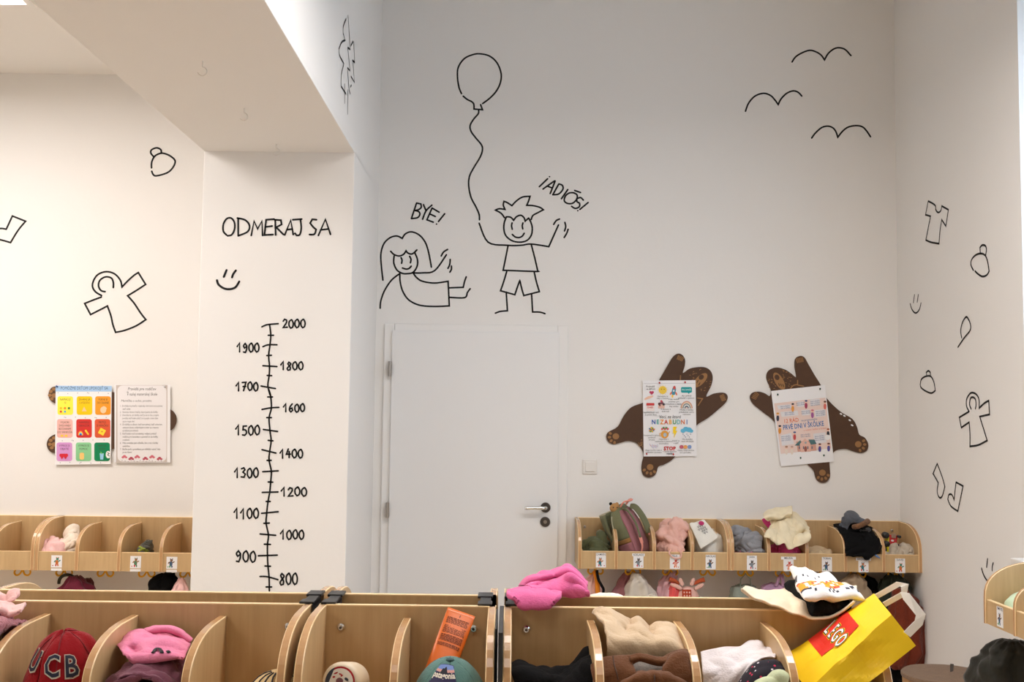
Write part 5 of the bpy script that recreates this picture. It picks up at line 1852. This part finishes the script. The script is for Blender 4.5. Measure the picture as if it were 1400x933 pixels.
w1, w2 = s2 - s1 - .002, e2 - s2
YM = YB - .15
lim = wlim(s1, s1 + w1, 4, 0, YB, ZW)
drape('cloth', fb['olive'], P(818, 735, YM), (.24, .26), 26, ells((815, 750, YM, (.06, .09, .055)), (822, 742, YM, (.035, .05, .045))), lim, 1.5, 71, amp=.03, fold=.028, ffreq=24, label='crumpled olive green cloth in the wall shelf next to the door', cat='cloth')

# backpack
bb = P(874, 757, YM - .02)
bb.z = ZW + TH + .01
ax = (P(846, 682, YM) - P(875, 757, YM - .02)).normalized()
nn = Vector((.78, -.60, .22))
nn = (nn - ax * nn.dot(ax)).normalized()
wv2 = ax.cross(nn).normalized()
if wv2.y < 0:
    wv2 = -wv2
r = empty('backpack', bb, 'olive and mauve child backpack leaning out of the wall shelf', 'backpack')
HB = .315


def bp(a, t, k=1.0):
    """a angle around, t up"""
    u_ = t / HB
    s_ = (1 - max(0, (u_ - .62) / .38) ** 2.6 * .72) * (.90 + .10 * min(1, u_ * 6)) * k
    ca, sa = math.cos(a), math.sin(a)
    hw, hd = .088 * s_, .060 * (1 - .5 * max(0, (u_ - .6) / .4)) * k
    e_ = .62
    wob = 1 + .03 * nz(ca * 2, sa * 2, t * 20)
    return bb + ax * t + wv2 * (hw * math.copysign(abs(ca) ** e_, ca) * wob) + nn * (hd * math.copysign(abs(sa) ** e_, sa) * wob)


def bpsec(t0, t1, n=8, caps=True, k=1.0):
    return MB().loft([[bp(2 * math.pi * q / 40, t0 + (t1 - t0) * i / n, k) for q in range(40)] for i in range(n + 1)], 0, caps)


add('lower_body', bpsec(0, .118), fb['mauve'], r, smooth=True)
add('trim_band', bpsec(.114, .138, 3, True, 1.02), fab('fabric_trim', 148, 110, 66), r, smooth=True)
add('upper_body', bpsec(.134, HB, 12), fb['oliveb'], r, smooth=True)
# back panel towards the room
G = [[bp(math.pi / 2 + (q / 10 - .5) * 1.7, .03 + (HB - .06) * i / 12, 1.035) for q in range(11)] for i in range(13)]
add('back_panel', MB().grid(G), fb['mauve'], r, smooth=True, solid=.004)
# open front pocket
G = []
for i in range(11):
    u_ = i / 10
    row = []
    for q in range(13):
        a = -math.pi / 2 + (q / 12 - .5) * 2.3
        p_ = bp(a, .10 + .17 * u_, 1.02)
        row.append(p_ - nn * ((.012 + .060 * u_) * math.cos((q / 12 - .5) * 2.4) + .004) + ax * (.020 * u_))
    G.append(row)
add('front_pocket', MB().grid(G), fb['oliveb'], r, smooth=True, solid=.006)
add('pocket_zip', MB().tube(catmull([G[10][q] + ax * .003 for q in range(0, 13, 2)], 3), .004, 8), fab('zip_tape', 190, 182, 160), r, smooth=True)
add('side_zip', MB().tube([bp(2.9 + .5, .14 + .13 * k / 8, 1.03) for k in range(9)], .0035, 8), fab('zip_tape_b', 170, 166, 140), r, smooth=True)
for s in (-1, 1):
    pts = [bp(math.pi / 2, HB - .03, 1.0) + wv2 * .035 * s + nn * .012, bb + ax * .27 + wv2 * .042 * s + nn * .074, bb + ax * .20 + wv2 * .046 * s + nn * .094, bb + ax * .12 + wv2 * .050 * s + nn * .092]
    e_ = pts[-1]
    add('shoulder_strap', MB().tube(catmull(pts, 6), .019, 12, 0, True, ((nn.x, nn.y, nn.z), .32)), fb['oliveb'], r, smooth=True)
    pts2 = [e_, bb + ax * .075 + wv2 * .062 * s + nn * .092, bb + ax * .04 + wv2 * .066 * s + nn * .07]
    add('strap_end', MB().tube(catmull(pts2, 5), [.014] * 4 + [.008] * 7, 10, 0, True, ((nn.x, nn.y, nn.z), .35)), fb['salmon'], r, smooth=True)
tp = bp(math.pi / 2, HB - .012, 1.0)
add('carry_handle', MB().tube(catmull([tp - wv2 * .03, tp - wv2 * .03 + ax * .018 + nn * .03, tp - wv2 * .0 + ax * .012 + nn * .055, tp + wv2 * .03 + ax * .018 + nn * .03, tp + wv2 * .03], 5), .011, 10, 0, True, ((nn.x, nn.y, nn.z), .4)), fb['salmon'], r, smooth=True)
pc_ = P(841, 695, YM - .02)
r = empty('plush_toy', pc_ - Vector((0, 0, .03)), 'tan plush head peeking from the open pocket of the olive backpack', 'plush toy')
add('head', MB().ell(pc_, (.030, .028, .027)).ell(pc_ + Vector((.022, -.01, -.035)), (.020, .02, .03)), fb['tanplush'], r, smooth=True)
for dx in (-.024, .010):
    add('ear', MB().ell(pc_ + Vector((dx, 0, .022)), (.009, .006, .009)), fb['tanplush'] if dx > 0 else fb['black'], r, smooth=True)
for dx in (-.012, .008):
    add('eye', MB().ell(pc_ + Vector((dx, -.026, .005)), (.0035, .003, .0035)), M['black'], r, smooth=True)

# pink pouch
lim = wlim(s1, s1 + w1, 4, 2, YB, ZW, .006)
o, X = drape('drawstring_pouch', fb['dustypink'], P(922, 712, YM - .04), (.30, .34), 32, ells((918, 738, YM, (.075, .09, .078)), (925, 725, YM, (.06, .075, .05)), (930, 752, YM - .08, (.07, .06, .03))), ((lim[0][0] - .01, lim[0][1]), (YB - DEP + .012, YB - .022), lim[2]), 1.35, 81, amp=.03, thick=.006, fold=.030, ffreq=26,
      label='dusty pink drawstring pouch crumpled beside the backpack', cat='pouch')
e_ = P(924, 757, YB - DEP - .01)
mb = MB().tube(catmull([P(918, 752, YB - DEP), P(915, 757, YB - DEP - .012), P(921, 763, YB - DEP - .012), P(930, 763, YB - DEP - .012), P(931, 756, YB - DEP - .01), P(924, 751, YB - DEP + .02)], 5), .004, 8)
add('drawstring', mb, fb['dustypink'], o, smooth=True)
# white tote with a folded-over top
cc = P(970, 746, YM - .02)
r = empty('tote_bag', (cc.x, cc.y, ZW + TH + .004), 'white canvas tote bag with a printed mark, slumped in the wall shelf', 'tote bag')
R_ = []
for i in range(9):
    t = i / 8
    R_.append([(cc.x + .004 + .070 * math.cos(a) * (.75 + .35 * math.sin(math.pi * (.25 + .6 * t))) * (1 + .05 * math.sin(5 * a + 4 * t)) - .012 * t, cc.y + .07 * math.sin(a) * (.8 + .3 * math.sin(math.pi * t)), ZW + TH + .005 + .150 * t + .01 * math.cos(a * 2)) for a in [2 * math.pi * k / 36 for k in range(36)]])
add('bag_body', MB().loft(R_), fb['tote'], r, smooth=True, sub=1)
q4 = [P(942, 716, YM - .06), P(963, 710.5, YM - .03), P(983, 735, YM - .10), P(958, 752, YM - .125)]
G = [[q4[0].lerp(q4[1], u_ / 8).lerp(q4[3].lerp(q4[2], u_ / 8), v_ / 10) + Vector((0, -.006 * math.sin(math.pi * u_ / 8) * math.sin(math.pi * v_ / 10), .006 * nz(u_ * .5, v_ * .5))) for u_ in range(9)] for v_ in range(11)]
fl = add('flap', MB().grid(G), fb['tote'], r, smooth=True, solid=.004, sub=1)
on = lambda u_, v_: q4[0].lerp(q4[1], u_).lerp(q4[3].lerp(q4[2], u_), v_) + Vector((-.002, -.011, .003))
pm = MB()
pm.poly([on(.68 + .16 * math.cos(a), .14 + .10 * math.sin(a)) for a in [k * .4488 for k in range(14)]], 0)
for row, (v_, u0, u1) in enumerate(((.22, .35, .62), (.33, .32, .70), (.43, .45, .80), (.54, .5, .72))):
    u_ = u0
    while u_ < u1:
        ribbon(pm, [on(u_, v_), on(u_ + .05, v_ + .06), on(u_ + .08, v_ - .02)], .0022, (-.1, -.95, .3), 1)
        u_ += .12
add('print', pm, [paint(176, 40, 96), paint(70, 66, 72)], fl)
lim = wlim(s1, s1 + w1, 4, 3, YB, ZW)
drape('cloth', fb['cream'], P(972, 708, YM + .06), (.13, .13), 16, ells((972, 722, YM + .06, (.03, .035, .03)), (970, 735, YM + .05, (.045, .05, .04))), lim, 1.2, 83, label='small cream cloth bundled behind the tote bag', cat='cloth')

# corner shelf
lim = wlim(s2, e2, 5, 0, YB, ZW)
drape('blanket', fab('fabric_floral', 214, 120, 158, var=.7, vscale=38), P(1026, 740, YM), (.24, .27), 22, ells((1025, 758, YM - .02, (.075, .12, .035))), lim, 1.3, 91, label='pink flowered cloth under the grey top', cat='cloth')
drape('sweater', fb['grey'], P(1026, 712, YM), (.28, .27), 28, ells((1020, 742, YM, (.07, .10, .055)), (1010, 732, YM + .02, (.045, .06, .05)), (1032, 746, YM - .06, (.07, .06, .038))), (lim[0], lim[1], (ZW + TH + .045, 3)), 1.35, 92, amp=.025, fold=.026, ffreq=22, label='crumpled grey top with dark specks in the corner shelf', cat='clothing')
lim = wlim(s2, e2, 5, 1, YB, ZW)
drape('jacket', fb['magenta'], P(1078, 735, YM - .02), (.22, .28), 24, ells((1073, 757, YM - .03, (.075, .11, .06))), lim, 1.25, 93, label='magenta garment under the ivory sweater', cat='clothing')
mb = MB()
G = [[P(x, y, YM) + Vector((0, dy, 0)) for x, y, dy in row] for row in ([(1040, 709, 0), (1046, 708, -.01), (1053, 712, -.02)], [(1043, 716, -.01), (1049, 716, -.02), (1057, 719, -.03)], [(1049, 722, -.02), (1053, 724, -.03), (1057, 727, -.04)])]
add('hat', MB().grid(G), fb['magenta'], smooth=True, solid=.014, sub=2, label='small crimson pink fabric end sticking out behind the ivory sweater', cat='clothing')
dv = [('box', (s2 + w2 * k / 5 - .010, YB - DEP + .01, ZW), (s2 + w2 * k / 5 + .010, YB, ZW + HGT - .05)) for k in range(1, 5)]
KI = crop(1000, 690, 10.77)
o, _ = sheet('sweater', fb['ivory'], KI, [
    (5.96, [(570, 240), (650, 215), (760, 200), (860, 190), (905, 120), (960, 150), (1040, 200), (1110, 270)]),
    (5.92, [(575, 290), (630, 270), (720, 270, .03), (780, 260), (880, 230), (960, 220), (1060, 280), (1140, 330)]),
    (5.87, [(540, 380), (600, 340, .03), (700, 350), (790, 330), (870, 360, .03), (960, 330), (1060, 335), (1150, 370)]),
    (5.83, [(510, 430), (590, 420), (660, 420, .02), (760, 400), (850, 420, .03), (930, 440), (1050, 430, .05), (1170, 430)]),
    (5.80, [(490, 480), (570, 520), (650, 500, .02), (740, 480), (850, 490, .02), (950, 500), (1080, 490), (1165, 460)]),
    (5.79, [(560, 540), (640, 585), (690, 560), (770, 545), (850, 560), (960, 580), (1080, 560), (1165, 500)]),
    (5.787, [(590, 560), (650, 592), (710, 592), (780, 575), (840, 662), (950, 627), (1060, 592), (1140, 542)])], 94, fold=.022, ffreq=11, thick=.010,
    label='bulky ivory sweater piled above the edge of the corner shelf', cat='sweater')
sheet('hood', fb['ivory'], KI, [
    (5.98, [(485, 150), (540, 95), (640, 75), (740, 62), (840, 48), (895, 45)]),
    (5.93, [(478, 170), (530, 135), (640, 120), (740, 115), (830, 110), (900, 80)]),
    (5.89, [(485, 195), (520, 175), (620, 165), (720, 180, .02), (800, 140), (895, 120)]),
    (5.895, [(505, 225), (540, 200), (620, 190), (720, 200), (790, 175), (880, 160)]),
    (5.93, [(530, 238), (570, 208), (640, 198), (720, 207), (800, 197), (865, 215)])], 95, fold=.010, ffreq=12, thick=.010, parent=o)
lim = wlim(s2, e2, 5, 2, YB, ZW)
drape('cloth', fb['sand'], P(1122, 742, YM), (.22, .24), 26, ells((1118, 762, YM, (.075, .10, .045))), lim, 1.5, 95, amp=.03, label='low heap of sand coloured cloth in the corner shelf', cat='cloth')
lim = wlim(s2, e2, 5, 3, YB, ZW)
o, X = sheet('jacket', fb['black'], crop(1130, 690, 9.33), [
    (6.00, [(85, 265), (160, 255), (250, 255), (340, 270), (440, 285), (540, 280), (590, 330)]),
    (5.93, [(130, 300), (200, 310), (280, 320), (360, 330), (440, 330), (540, 330), (640, 410)]),
    (5.86, [(190, 380), (250, 400), (320, 410), (400, 420), (480, 400, .02), (570, 410), (700, 460)]),
    (5.82, [(225, 500), (280, 520), (350, 520), (420, 530), (500, 500, .02), (590, 520), (715, 520)]),
    (5.80, [(240, 600), (300, 610), (370, 610), (440, 620), (510, 620), (590, 600), (690, 570)]),
    (5.79, [(240, 665), (300, 665), (370, 665), (440, 670), (515, 712), (590, 660), (665, 610)])], 96, fold=.012, thick=.010,
    label='black winter jacket with a fur-edged hood in the corner shelf', cat='jacket')
c = P(1177, 720, YM - .02)
pts = catmull([P(1166, 721, YM - .07), P(1173, 720, YM - .10), P(1180, 717, YM - .09), P(1185, 714, YM - .05), P(1186, 713, YM - .01)], 6)
mb = MB().tube(pts, [.015 + .007 * nz(k * 1.3, 3) - .006 * (k in (0, len(pts) - 1)) for k in range(len(pts))], 14)
o2 = add('fur_trim', mb, fab('fur_brown', 128, 90, 62, bump=1.0, bscale=160, var=.4, vscale=90), o, smooth=True, sub=1)
drape('hat', fb['dgrey'], P(1164, 698, YM), (.15, .16), 20, ells((1162, 714, YM - .01, (.042, .05, .045)), (1170, 718, YM - .02, (.04, .04, .03)), (1176, 740, YM - .02, (.105, .13, .112))), ((P(1148, 740, YM).x, P(1190, 740, YM).x), (YB - DEP, YB - .02), (ZW + .18, 3)), 1.35, 97, amp=.02, label='grey knitted hat on top of the black jacket', cat='hat')
drape('hat', fab('dark_plaid', 62, 64, 68, var=.5, vscale=60), P(1180, 700, YM - .02), (.09, .09), 14, ells((1180, 713, YM - .03, (.024, .03, .022))), ((P(1171, 740, YM).x, P(1188, 740, YM).x), (YB - DEP, YB - .02), (ZW + .20, 3)), 1.3, 98, label='dark plaid hood lining showing above the brown fur', cat='clothing')
mb = MB().grid([[P(1193, 756, YB - DEP - .004), P(1198, 758, YB - DEP - .012), P(1204, 763, YB - DEP - .012)], [P(1197, 762, YB - DEP - .012), P(1200, 763, YB - DEP - .018), P(1204, 765, YB - DEP - .014)]])
add('glove', mb, fab('fabric_blue', 108, 140, 190), smooth=True, solid=.008, sub=2, label='pale blue fabric tip hanging over the shelf front below the black jacket', cat='clothing')
# toy pack
pa, pb, pcn, pd = P(1214.5, 731, YM + .02), P(1227.5, 732, YM + .02), P(1225, 757, YM - .04), P(1214, 760, YM - .04)
r = empty('toy_car', (pa + pd) / 2 - Vector((0, 0, .06)), 'red toy with a yellow stripe and black wheels standing in the corner shelf', 'toy')
nv = (pb - pa).cross(pd - pa).normalized()
if nv.y > 0:
    nv = -nv
add('body', MB().prism([pa, pb, pcn, pd], -nv * .04), mat('red_toy_plastic', rgb(190, 24, 26), .35), r, bevel=.004)
ud, vd = (pb - pa).normalized(), (pd - pa).normalized()
add('yellow_stripe', MB().prism([pa - ud * .004 + nv * .001, pa + ud * .005 + nv * .001, pd + ud * .003 + nv * .001, pd - ud * .005 + nv * .001], -nv * .045), mat('yellow_toy_plastic', rgb(216, 214, 20), .35), r)
add('white_mark', MB().poly([pa + ud * x + vd * y + nv * .002 for x, y in oval((.022, .036), .008, .006)]), paint(225, 215, 210), r)
add('clear_top', MB().prism([pa + ud * .016 + vd * -.004, pa + ud * .040 + vd * -.004, pa + ud * .040 + vd * .022, pa + ud * .016 + vd * .022], nv * .006), mat('grey_toy_part', rgb(150, 124, 108), .3), r, bevel=.002)
for px, py, rx, rz in ((1210.5, 732, .017, .012), (1212, 744, .016, .018), (1211, 755, .018, .016), (1229, 734, .008, .013), (1228, 746, .007, .016)):
    q = P(px, py, YM + .0)
    add('wheel', MB().tube([q + Vector((0, .018, 0)), q + Vector((0, .014, 0)), q + Vector((0, -.014, 0)), q + Vector((0, -.018, 0))], [rx * .8, rx, rx, rx * .8], 20), M['black'], r, smooth=True)
lim = wlim(s2, e2, 5, 4, YB, ZW)
drape('socks', fb['stone'], P(1236, 738, YM - .06), (.20, .16), 24, ells((1224, 758, YM - .06, (.035, .04, .035)), (1238, 756, YM - .05, (.038, .05, .042)), (1230, 762, YM - .08, (.07, .05, .03))), lim, 1.45, 99, amp=.02, fold=.026, ffreq=26, label='rolled stone grey socks in front of the red toy', cat='socks')

# under the shelf right of the door: hanging things
YH = YB - .20
zh = ZW - .03
hx = [s1 + w1 * (k + .5) / 4 for k in range(4)] + [s2 + w2 * (k + .5) / 5 for k in range(5)]


def ring(px, py, Y, hw, hd):
    return (P(px, py, Y), hw, hd)


def down(px, Y, z, hw, hd):
    c_ = P(px, 800, Y)
    return (Vector((c_.x, Y, z)), hw, hd)


hanging('bag', [fb['dustypink']], [ring(812, 785, YH, .012, .02), ring(808, 795, YH, .035, .04), ring(805, 815, YH, .055, .05), down(804, YH, .42, .06, .05)], 1, label='pale pink bag hanging under the shelf beside the door', cat='bag')
mb = MB().tube(catmull([P(813, 781, YH - .05), P(816, 792, YH - .05), P(817, 805, YH - .05), P(818, 830, YH - .05)], 4), .013, 10, 0, True, ((0, -1, 0), .3))
add('strap', mb, fb['orange'], smooth=True, label='orange strap hanging under the wall shelf by the pale pink bag', cat='strap')
mb = MB().tube(catmull([P(816, 780, YH - .06), P(818, 792, YH - .07), P(822, 800, YH - .07), P(825, 806, YH - .07), P(824, 812, YH - .07), P(820, 815, YH - .07), P(819, 830, YH - .07)], 5), .0075, 10)
add('strap', mb, fb['black'], smooth=True, label='black looped strap hanging under the wall shelf beside the orange one', cat='strap')
hanging('jacket', [fb['mauve']], [ring(860, 783, YH + .05, .02, .03), ring(853, 795, YH + .05, .035, .04), ring(850, 815, YH + .05, .055, .05), down(850, YH + .05, .45, .06, .06)], 2, label='mauve garment hanging behind the pale beige jacket', cat='jacket')
hanging('jacket', [fab('fabric_palebeige', 206, 198, 186)], [ring(869, 784, YH - .03, .018, .03), ring(872, 795, YH - .03, .05, .05), ring(874, 815, YH - .03, .082, .06), down(876, YH - .03, .42, .09, .07)], 3, k=5, fold=.25, label='pale beige jacket hanging under the wall shelf', cat='jacket')
add('glove', MB().ell(P(892, 815, YH - .09), (.022, .02, .014)).ell(P(886, 817, YH - .09), (.016, .016, .012)), fab('fabric_palebeige_b', 200, 192, 180), smooth=True, label='pale beige cuff at the lower right of the beige jacket', cat='clothing')
hanging('bag', [fab('fabric_netpink', 214, 170, 178)], [ring(918, 782, YH + .02, .02, .03), ring(915, 795, YH + .02, .045, .05), ring(912, 818, YH + .02, .055, .06), down(912, YH + .02, .45, .06, .06)], 4, label='pale pink net bag hanging behind the deer backpack', cat='bag')
hanging('towel', [fb['coral']], [ring(920, 797, YH - .05, .012, .02), ring(921, 806, YH - .05, .024, .03), ring(921, 818, YH - .05, .028, .03), down(921, YH - .05, .5, .03, .03)], 5, label='coral towel hanging left of the deer backpack', cat='towel')
# deer backpack
dc = P(940, 822, YH - .05)
r = empty('deer_backpack', dc - Vector((0, 0, .17)), 'pink deer-shaped child backpack with rust antlers hanging under the shelf', 'backpack')
hd_ = []
for t, a_, b2 in ((-.16, .06, .045), (-.10, .075, .06), (-.03, .075, .06), (.03, .062, .05), (.065, .042, .035), (.078, .015, .012)):
    hd_.append([(dc.x + a_ * math.cos(q), dc.y + b2 * math.sin(q), dc.z + t) for q in [2 * math.pi * k / 28 for k in range(28)]])
add('body', MB().loft(hd_), fb['dustypink'], r, smooth=True, sub=1)
G = []
for i in range(7):
    t = -.02 + .085 * i / 6
    w_ = .070 - .5 * max(0, t) * .6
    G.append([(dc.x - .012 + x * .024, dc.y - .066 + .35 * max(0, t), dc.z + t) for x in (-1, -.5, 0, .5, 1)])
bd = add('rust_band', MB().grid(G), fab('fabric_rustband', 168, 62, 36), r, smooth=True, solid=.006)
dm = MB()
for i in range(5):
    for j in range(3):
        dm.poly([(dc.x - .012 + (j - 1) * .014 + .004 * math.cos(a), dc.y - .0715 + .35 * max(0, -.012 + i * .016), dc.z - .012 + i * .016 + .005 * math.sin(a)) for a in [k * .785 for k in range(8)]])
add('dots', dm, paint(232, 186, 172), bd, kind='stuff')
for s, px in ((-1, [(929, 799), (923, 795), (915, 792)]), (1, [(948, 799), (956, 795), (963, 793)])):
    add('antler', MB().tube(catmull([P(x, y, YH - .06) for x, y in px], 5), [.008 + .006 * (k / 10) for k in range(11)], 10), fab('fabric_antler', 178, 84, 50), r, smooth=True)
for px in ([(934, 801), (931, 796), (930, 791)], [(945, 801), (947, 796), (949, 791)], [(932, 806), (925, 802), (916, 799)], [(950, 806), (957, 802), (962, 799)]):
    add('ear', MB().tube(catmull([P(x, y, YH - .075) for x, y in px], 4), [.008, .009, .010, .011, .011, .011, .009, .007, .004], 10, 0, True, ((0, -1, 0), .5)), fb['dustypink'], r, smooth=True)
for x in (958, 956):
    add('eye', MB().ell(P(x, 817.5, YH - .112), (.004, .004, .0055)), M['black'] if x == 956 else paint(235, 225, 220), r, smooth=True)

hanging('bag', [fb['greygreen']], [ring(1018, 800, YH, .02, .02), ring(1018, 803, YH, .055, .05), ring(1018, 812, YH, .075, .06), down(1018, YH, .5, .08, .07)], 6, fold=.1, label='grey green drawstring bag hanging on thin cords under the corner shelf', cat='bag')
for x in (1012, 1027):
    add('cord', MB().tube([Vector((hx[4], YH, zh)), P((x + 1019) / 2 + (x - 1019) * .35, 792, YH), P(x, 803, YH - .02)], .0035, 6), fab('cord_%d' % x, 150, 160, 148), bpy.data.objects['bag.002'], smooth=True)
lb = hanging('bag', [fb['lilac']], [ring(1060, 798, YH, .02, .02), ring(1058, 803, YH, .065, .05), ring(1058, 815, YH, .085, .06), down(1058, YH, .5, .09, .07)], 7, fold=.1, label='lilac bag hanging under the corner shelf left of the white shirt', cat='bag')
for a_, b2 in ((1061, 1068), (1071, 1069)):
    add('strap', MB().tube([P(a_, 802, YH - .04), P((a_ + b2) / 2, 792, YH - .03), P(b2, 786, YH - .01)], .009, 8, 0, True, ((0, -1, 0), .3)), fb['lilac'], lb, smooth=True)
hanging('bag', [fb['black']], [ring(1129, 785, YH, .02, .02), ring(1131, 793, YH, .03, .03), ring(1132, 820, YH, .04, .04), down(1132, YH, .5, .05, .05)], 8, label='black bag hanging behind the white shirt', cat='bag')
hanging('jacket', [fb['black']], [ring(1176, 786, YH + .05, .03, .03), ring(1182, 796, YH + .05, .06, .05), ring(1186, 815, YH + .05, .07, .06), down(1186, YH + .05, .4, .08, .06)], 9, label='black jacket hanging behind the taupe jacket', cat='jacket')
hanging('jacket', [fb['taupe']], [ring(1167, 785, YH - .03, .02, .03), ring(1168, 794, YH - .03, .055, .05), ring(1170, 818, YH - .03, .082, .06), down(1170, YH - .03, .4, .09, .07)], 10, k=5, fold=.25, label='taupe jacket hanging under the corner shelf', cat='jacket')
hanging('jacket', [fb['forest']], [ring(1222, 786, YH, .03, .03), ring(1222, 793, YH, .06, .05), ring(1222, 815, YH, .085, .07), down(1222, YH, .40, .09, .07)], 11, label='dark green jacket hanging at the right end of the corner shelf', cat='jacket')
hanging('jacket', [fb['flecked']], [ring(1231, 806, YH - .10, .03, .03), ring(1236, 822, YH - .10, .065, .05), ring(1240, 850, YH - .10, .09, .07), ring(1240, 890, YH - .10, .098, .075), ring(1236, 908, YH - .10, .08, .06), ring(1234, 914, YH - .10, .05, .04)], 12, label='flecked rust brown jacket hanging behind the yellow paper bag', cat='jacket')
hanging('trousers', [fb['black']], [ring(1236, 880, YH, .06, .05), ring(1237, 915, YH, .085, .06), ring(1237, 940, YH, .085, .06), down(1237, YH, .3, .07, .06)], 13, label='black garment hanging below the rust brown jacket', cat='clothing')

# left wall shelf
wl = 1.035
lim = wlim(l1, l1 + wl, 5, 0, YL, ZLW)
YM2 = YL - .15
drape('cloth', fb['palepink'], P(80, 735, YM2 - .04), (.24, .24), 26, ells((78, 752, YM2 - .05, (.07, .08, .035)), (72, 748, YM2 - .06, (.045, .05, .04))), lim, 1.4, 111, amp=.02, fold=.026, ffreq=22, label='pale pink cloth in the first compartment of the left wall shelf', cat='cloth')
drape('scarf', fab('fabric_whiteprint', 226, 212, 196, var=.25, vscale=40), P(100, 715, YM2), (.14, .22), 22, ells((100, 735, YM2 + .02, (.035, .04, .055)), (98, 748, YM2 - .03, (.045, .07, .045))), lim, 1.3, 112, amp=.02, rot=.4, label='white patterned cloth standing behind the pale pink cloth', cat='cloth')
lim = wlim(l1, l1 + wl, 5, 2, YL, ZLW)
o, X = drape('pouch', fab('fabric_camo', 92, 92, 84, var=.6, vscale=35), P(187, 732, YM2), (.22, .26), 24, ells((188, 752, YM2 - .02, (.07, .09, .05)), (192, 745, YM2, (.05, .06, .04))), lim, 1.25, 113, label='grey camouflage pouch in the left wall shelf', cat='pouch')
on_cloth(X, 'lime_print', o, [[(182, 752), (190, 749), (198, 751), (203, 755)], [(186, 755), (195, 753), (201, 757)]], .006, fab('fabric_lime', 150, 166, 66), .004)
lim = wlim(l1, l1 + wl, 5, 3, YL, ZLW)
drape('cloth', fb['salmon'], P(228, 752, YM2 - .08), (.18, .12), 18, ells((225, 768, YM2 - .1, (.04, .04, .026)), (246, 768, YM2 - .1, (.04, .04, .028))), (lim[0], (YL - DEP + .02, YL - .03), lim[2]), 1.4, 114, label='small salmon cloth just above the shelf front by the pillar', cat='cloth')
YH2 = YL - .20
h2 = [l1 + wl * (k + .5) / 5 for k in range(5)]
cm = P(93, 795, YH2 - .02)
mb = MB().tube([(cm.x + .045 * math.cos(a), cm.y - .012 * math.sin(a), cm.z - .012 + .045 * math.sin(a)) for a in [math.pi * k / 12 for k in range(13)]], .008, 10)
add('headband', mb, fab('band_green', 62, 60, 44), smooth=True, label='dark olive band hanging over the maroon garment under the left shelf', cat='headband')
hanging('jacket', [fb['maroon']], [ring(103, 788, YH2 - .03, .02, .03), ring(104, 796, YH2 - .03, .05, .05), ring(103, 806, YH2 - .03, .085, .06), down(103, YH2 - .03, .45, .09, .07)], 14, label='maroon garment hanging under the left wall shelf', cat='jacket')
hanging('bag', [fab('fabric_brownred', 92, 44, 48)], [ring(119, 792, YH2 + .05, .015, .02), ring(120, 797, YH2 + .05, .028, .03), ring(121, 806, YH2 + .05, .03, .03), down(121, YH2 + .05, .5, .04, .04)], 15, label='brownish red bag hanging right of the maroon garment', cat='bag')
hanging('hat', [fb['black']], [ring(231, 784, YH2, .03, .03), ring(229, 791, YH2, .058, .05), ring(227, 800, YH2, .072, .06), ring(227, 818, YH2, .07, .06), down(227, YH2, .72, .03, .03)], 16, fold=.05, label='black woolly hat hanging under the left wall shelf near the pillar', cat='hat')
hanging('bag', [fb['palepink']], [ring(248, 792, YH2 - .06, .012, .02), ring(248, 798, YH2 - .06, .025, .03), ring(247, 807, YH2 - .06, .038, .04), down(247, YH2 - .06, .5, .04, .04)], 17, label='pale pink bag hanging between the black hat and the pillar', cat='bag')

# right wall shelf
rlim = ((XR - DEP + .02, XR - .022), (c0.y - .19, c0.y - .022), (c0.z + TH + .003, 3))
cr_ = P(1385, 822, c0.y - .11)
drape('cloth', fb['mint'], (XR - .17, c0.y - .11, c0.z + .19), (.30, .26), 28, [('ell', (XR - .16, c0.y - .10, c0.z + .06), (.10, .08, .07)), ('ell', (XR - .12, c0.y - .12, c0.z + .09), (.08, .07, .05))], rlim, 1.25, 121, label='pale green cloth lying in the right wall shelf', cat='cloth')
jc = lambda px, py, hw, hd: (PX(px, py, XF + .10), hw, hd)
hanging('jacket', [fb['puff']], [jc(1384, 876, .03, .03), jc(1383, 886, .07, .07), jc(1381, 905, .11, .10), jc(1379, 935, .14, .12), jc(1378, 990, .15, .12)], 18, k=5, fold=.22, label='dark olive puffy jacket hanging under the right wall shelf', cat='jacket')

# round stool in the corner
st_c = P(1293, 918, 4.95)
zs = .455
st_c = PZ(1293, 921, zs)
hwm = (P(1352, 921, st_c.y).x - P(1234, 921, st_c.y).x) / 2
r = empty('stool', (st_c.x, st_c.y, 0), 'round wooden stump stool with a brown top in the right corner', 'stool')


def blob(a):
    return 1 + .035 * math.sin(2 * a + .5) + .025 * math.sin(3 * a + 1.7) + .012 * math.sin(7 * a)


def srings(prof):
    return [[(st_c.x + hwm * k * blob(a) * math.cos(a), st_c.y + hwm * k * blob(a) * math.sin(a) * 1.0, z) for a in [2 * math.pi * i / 56 for i in range(56)]] for k, z in prof]


add('seat_top', MB().loft(srings([(.985, zs - .02), (1.0, zs - .012), (1.0, zs - .004), (.985, zs)])), fab('felt_brown', 122, 98, 78, bump=.4, bscale=120, var=.2, vscale=30), r, smooth=False)
add('trunk', MB().loft(srings([(.96, 0), (.955, .05), (.95, .2), (.95, .35), (.97, zs - .02)])), wood('stump_wood', rgb(150, 108, 66), rgb(186, 142, 92)), r, smooth=True)
q = [PZ(x, y, zs + .001) for x, y in ((1299, 908), (1304, 908.5), (1303, 918), (1299, 919.5))]
tg = add('stain', MB().poly(q), paint(48, 40, 36), r)
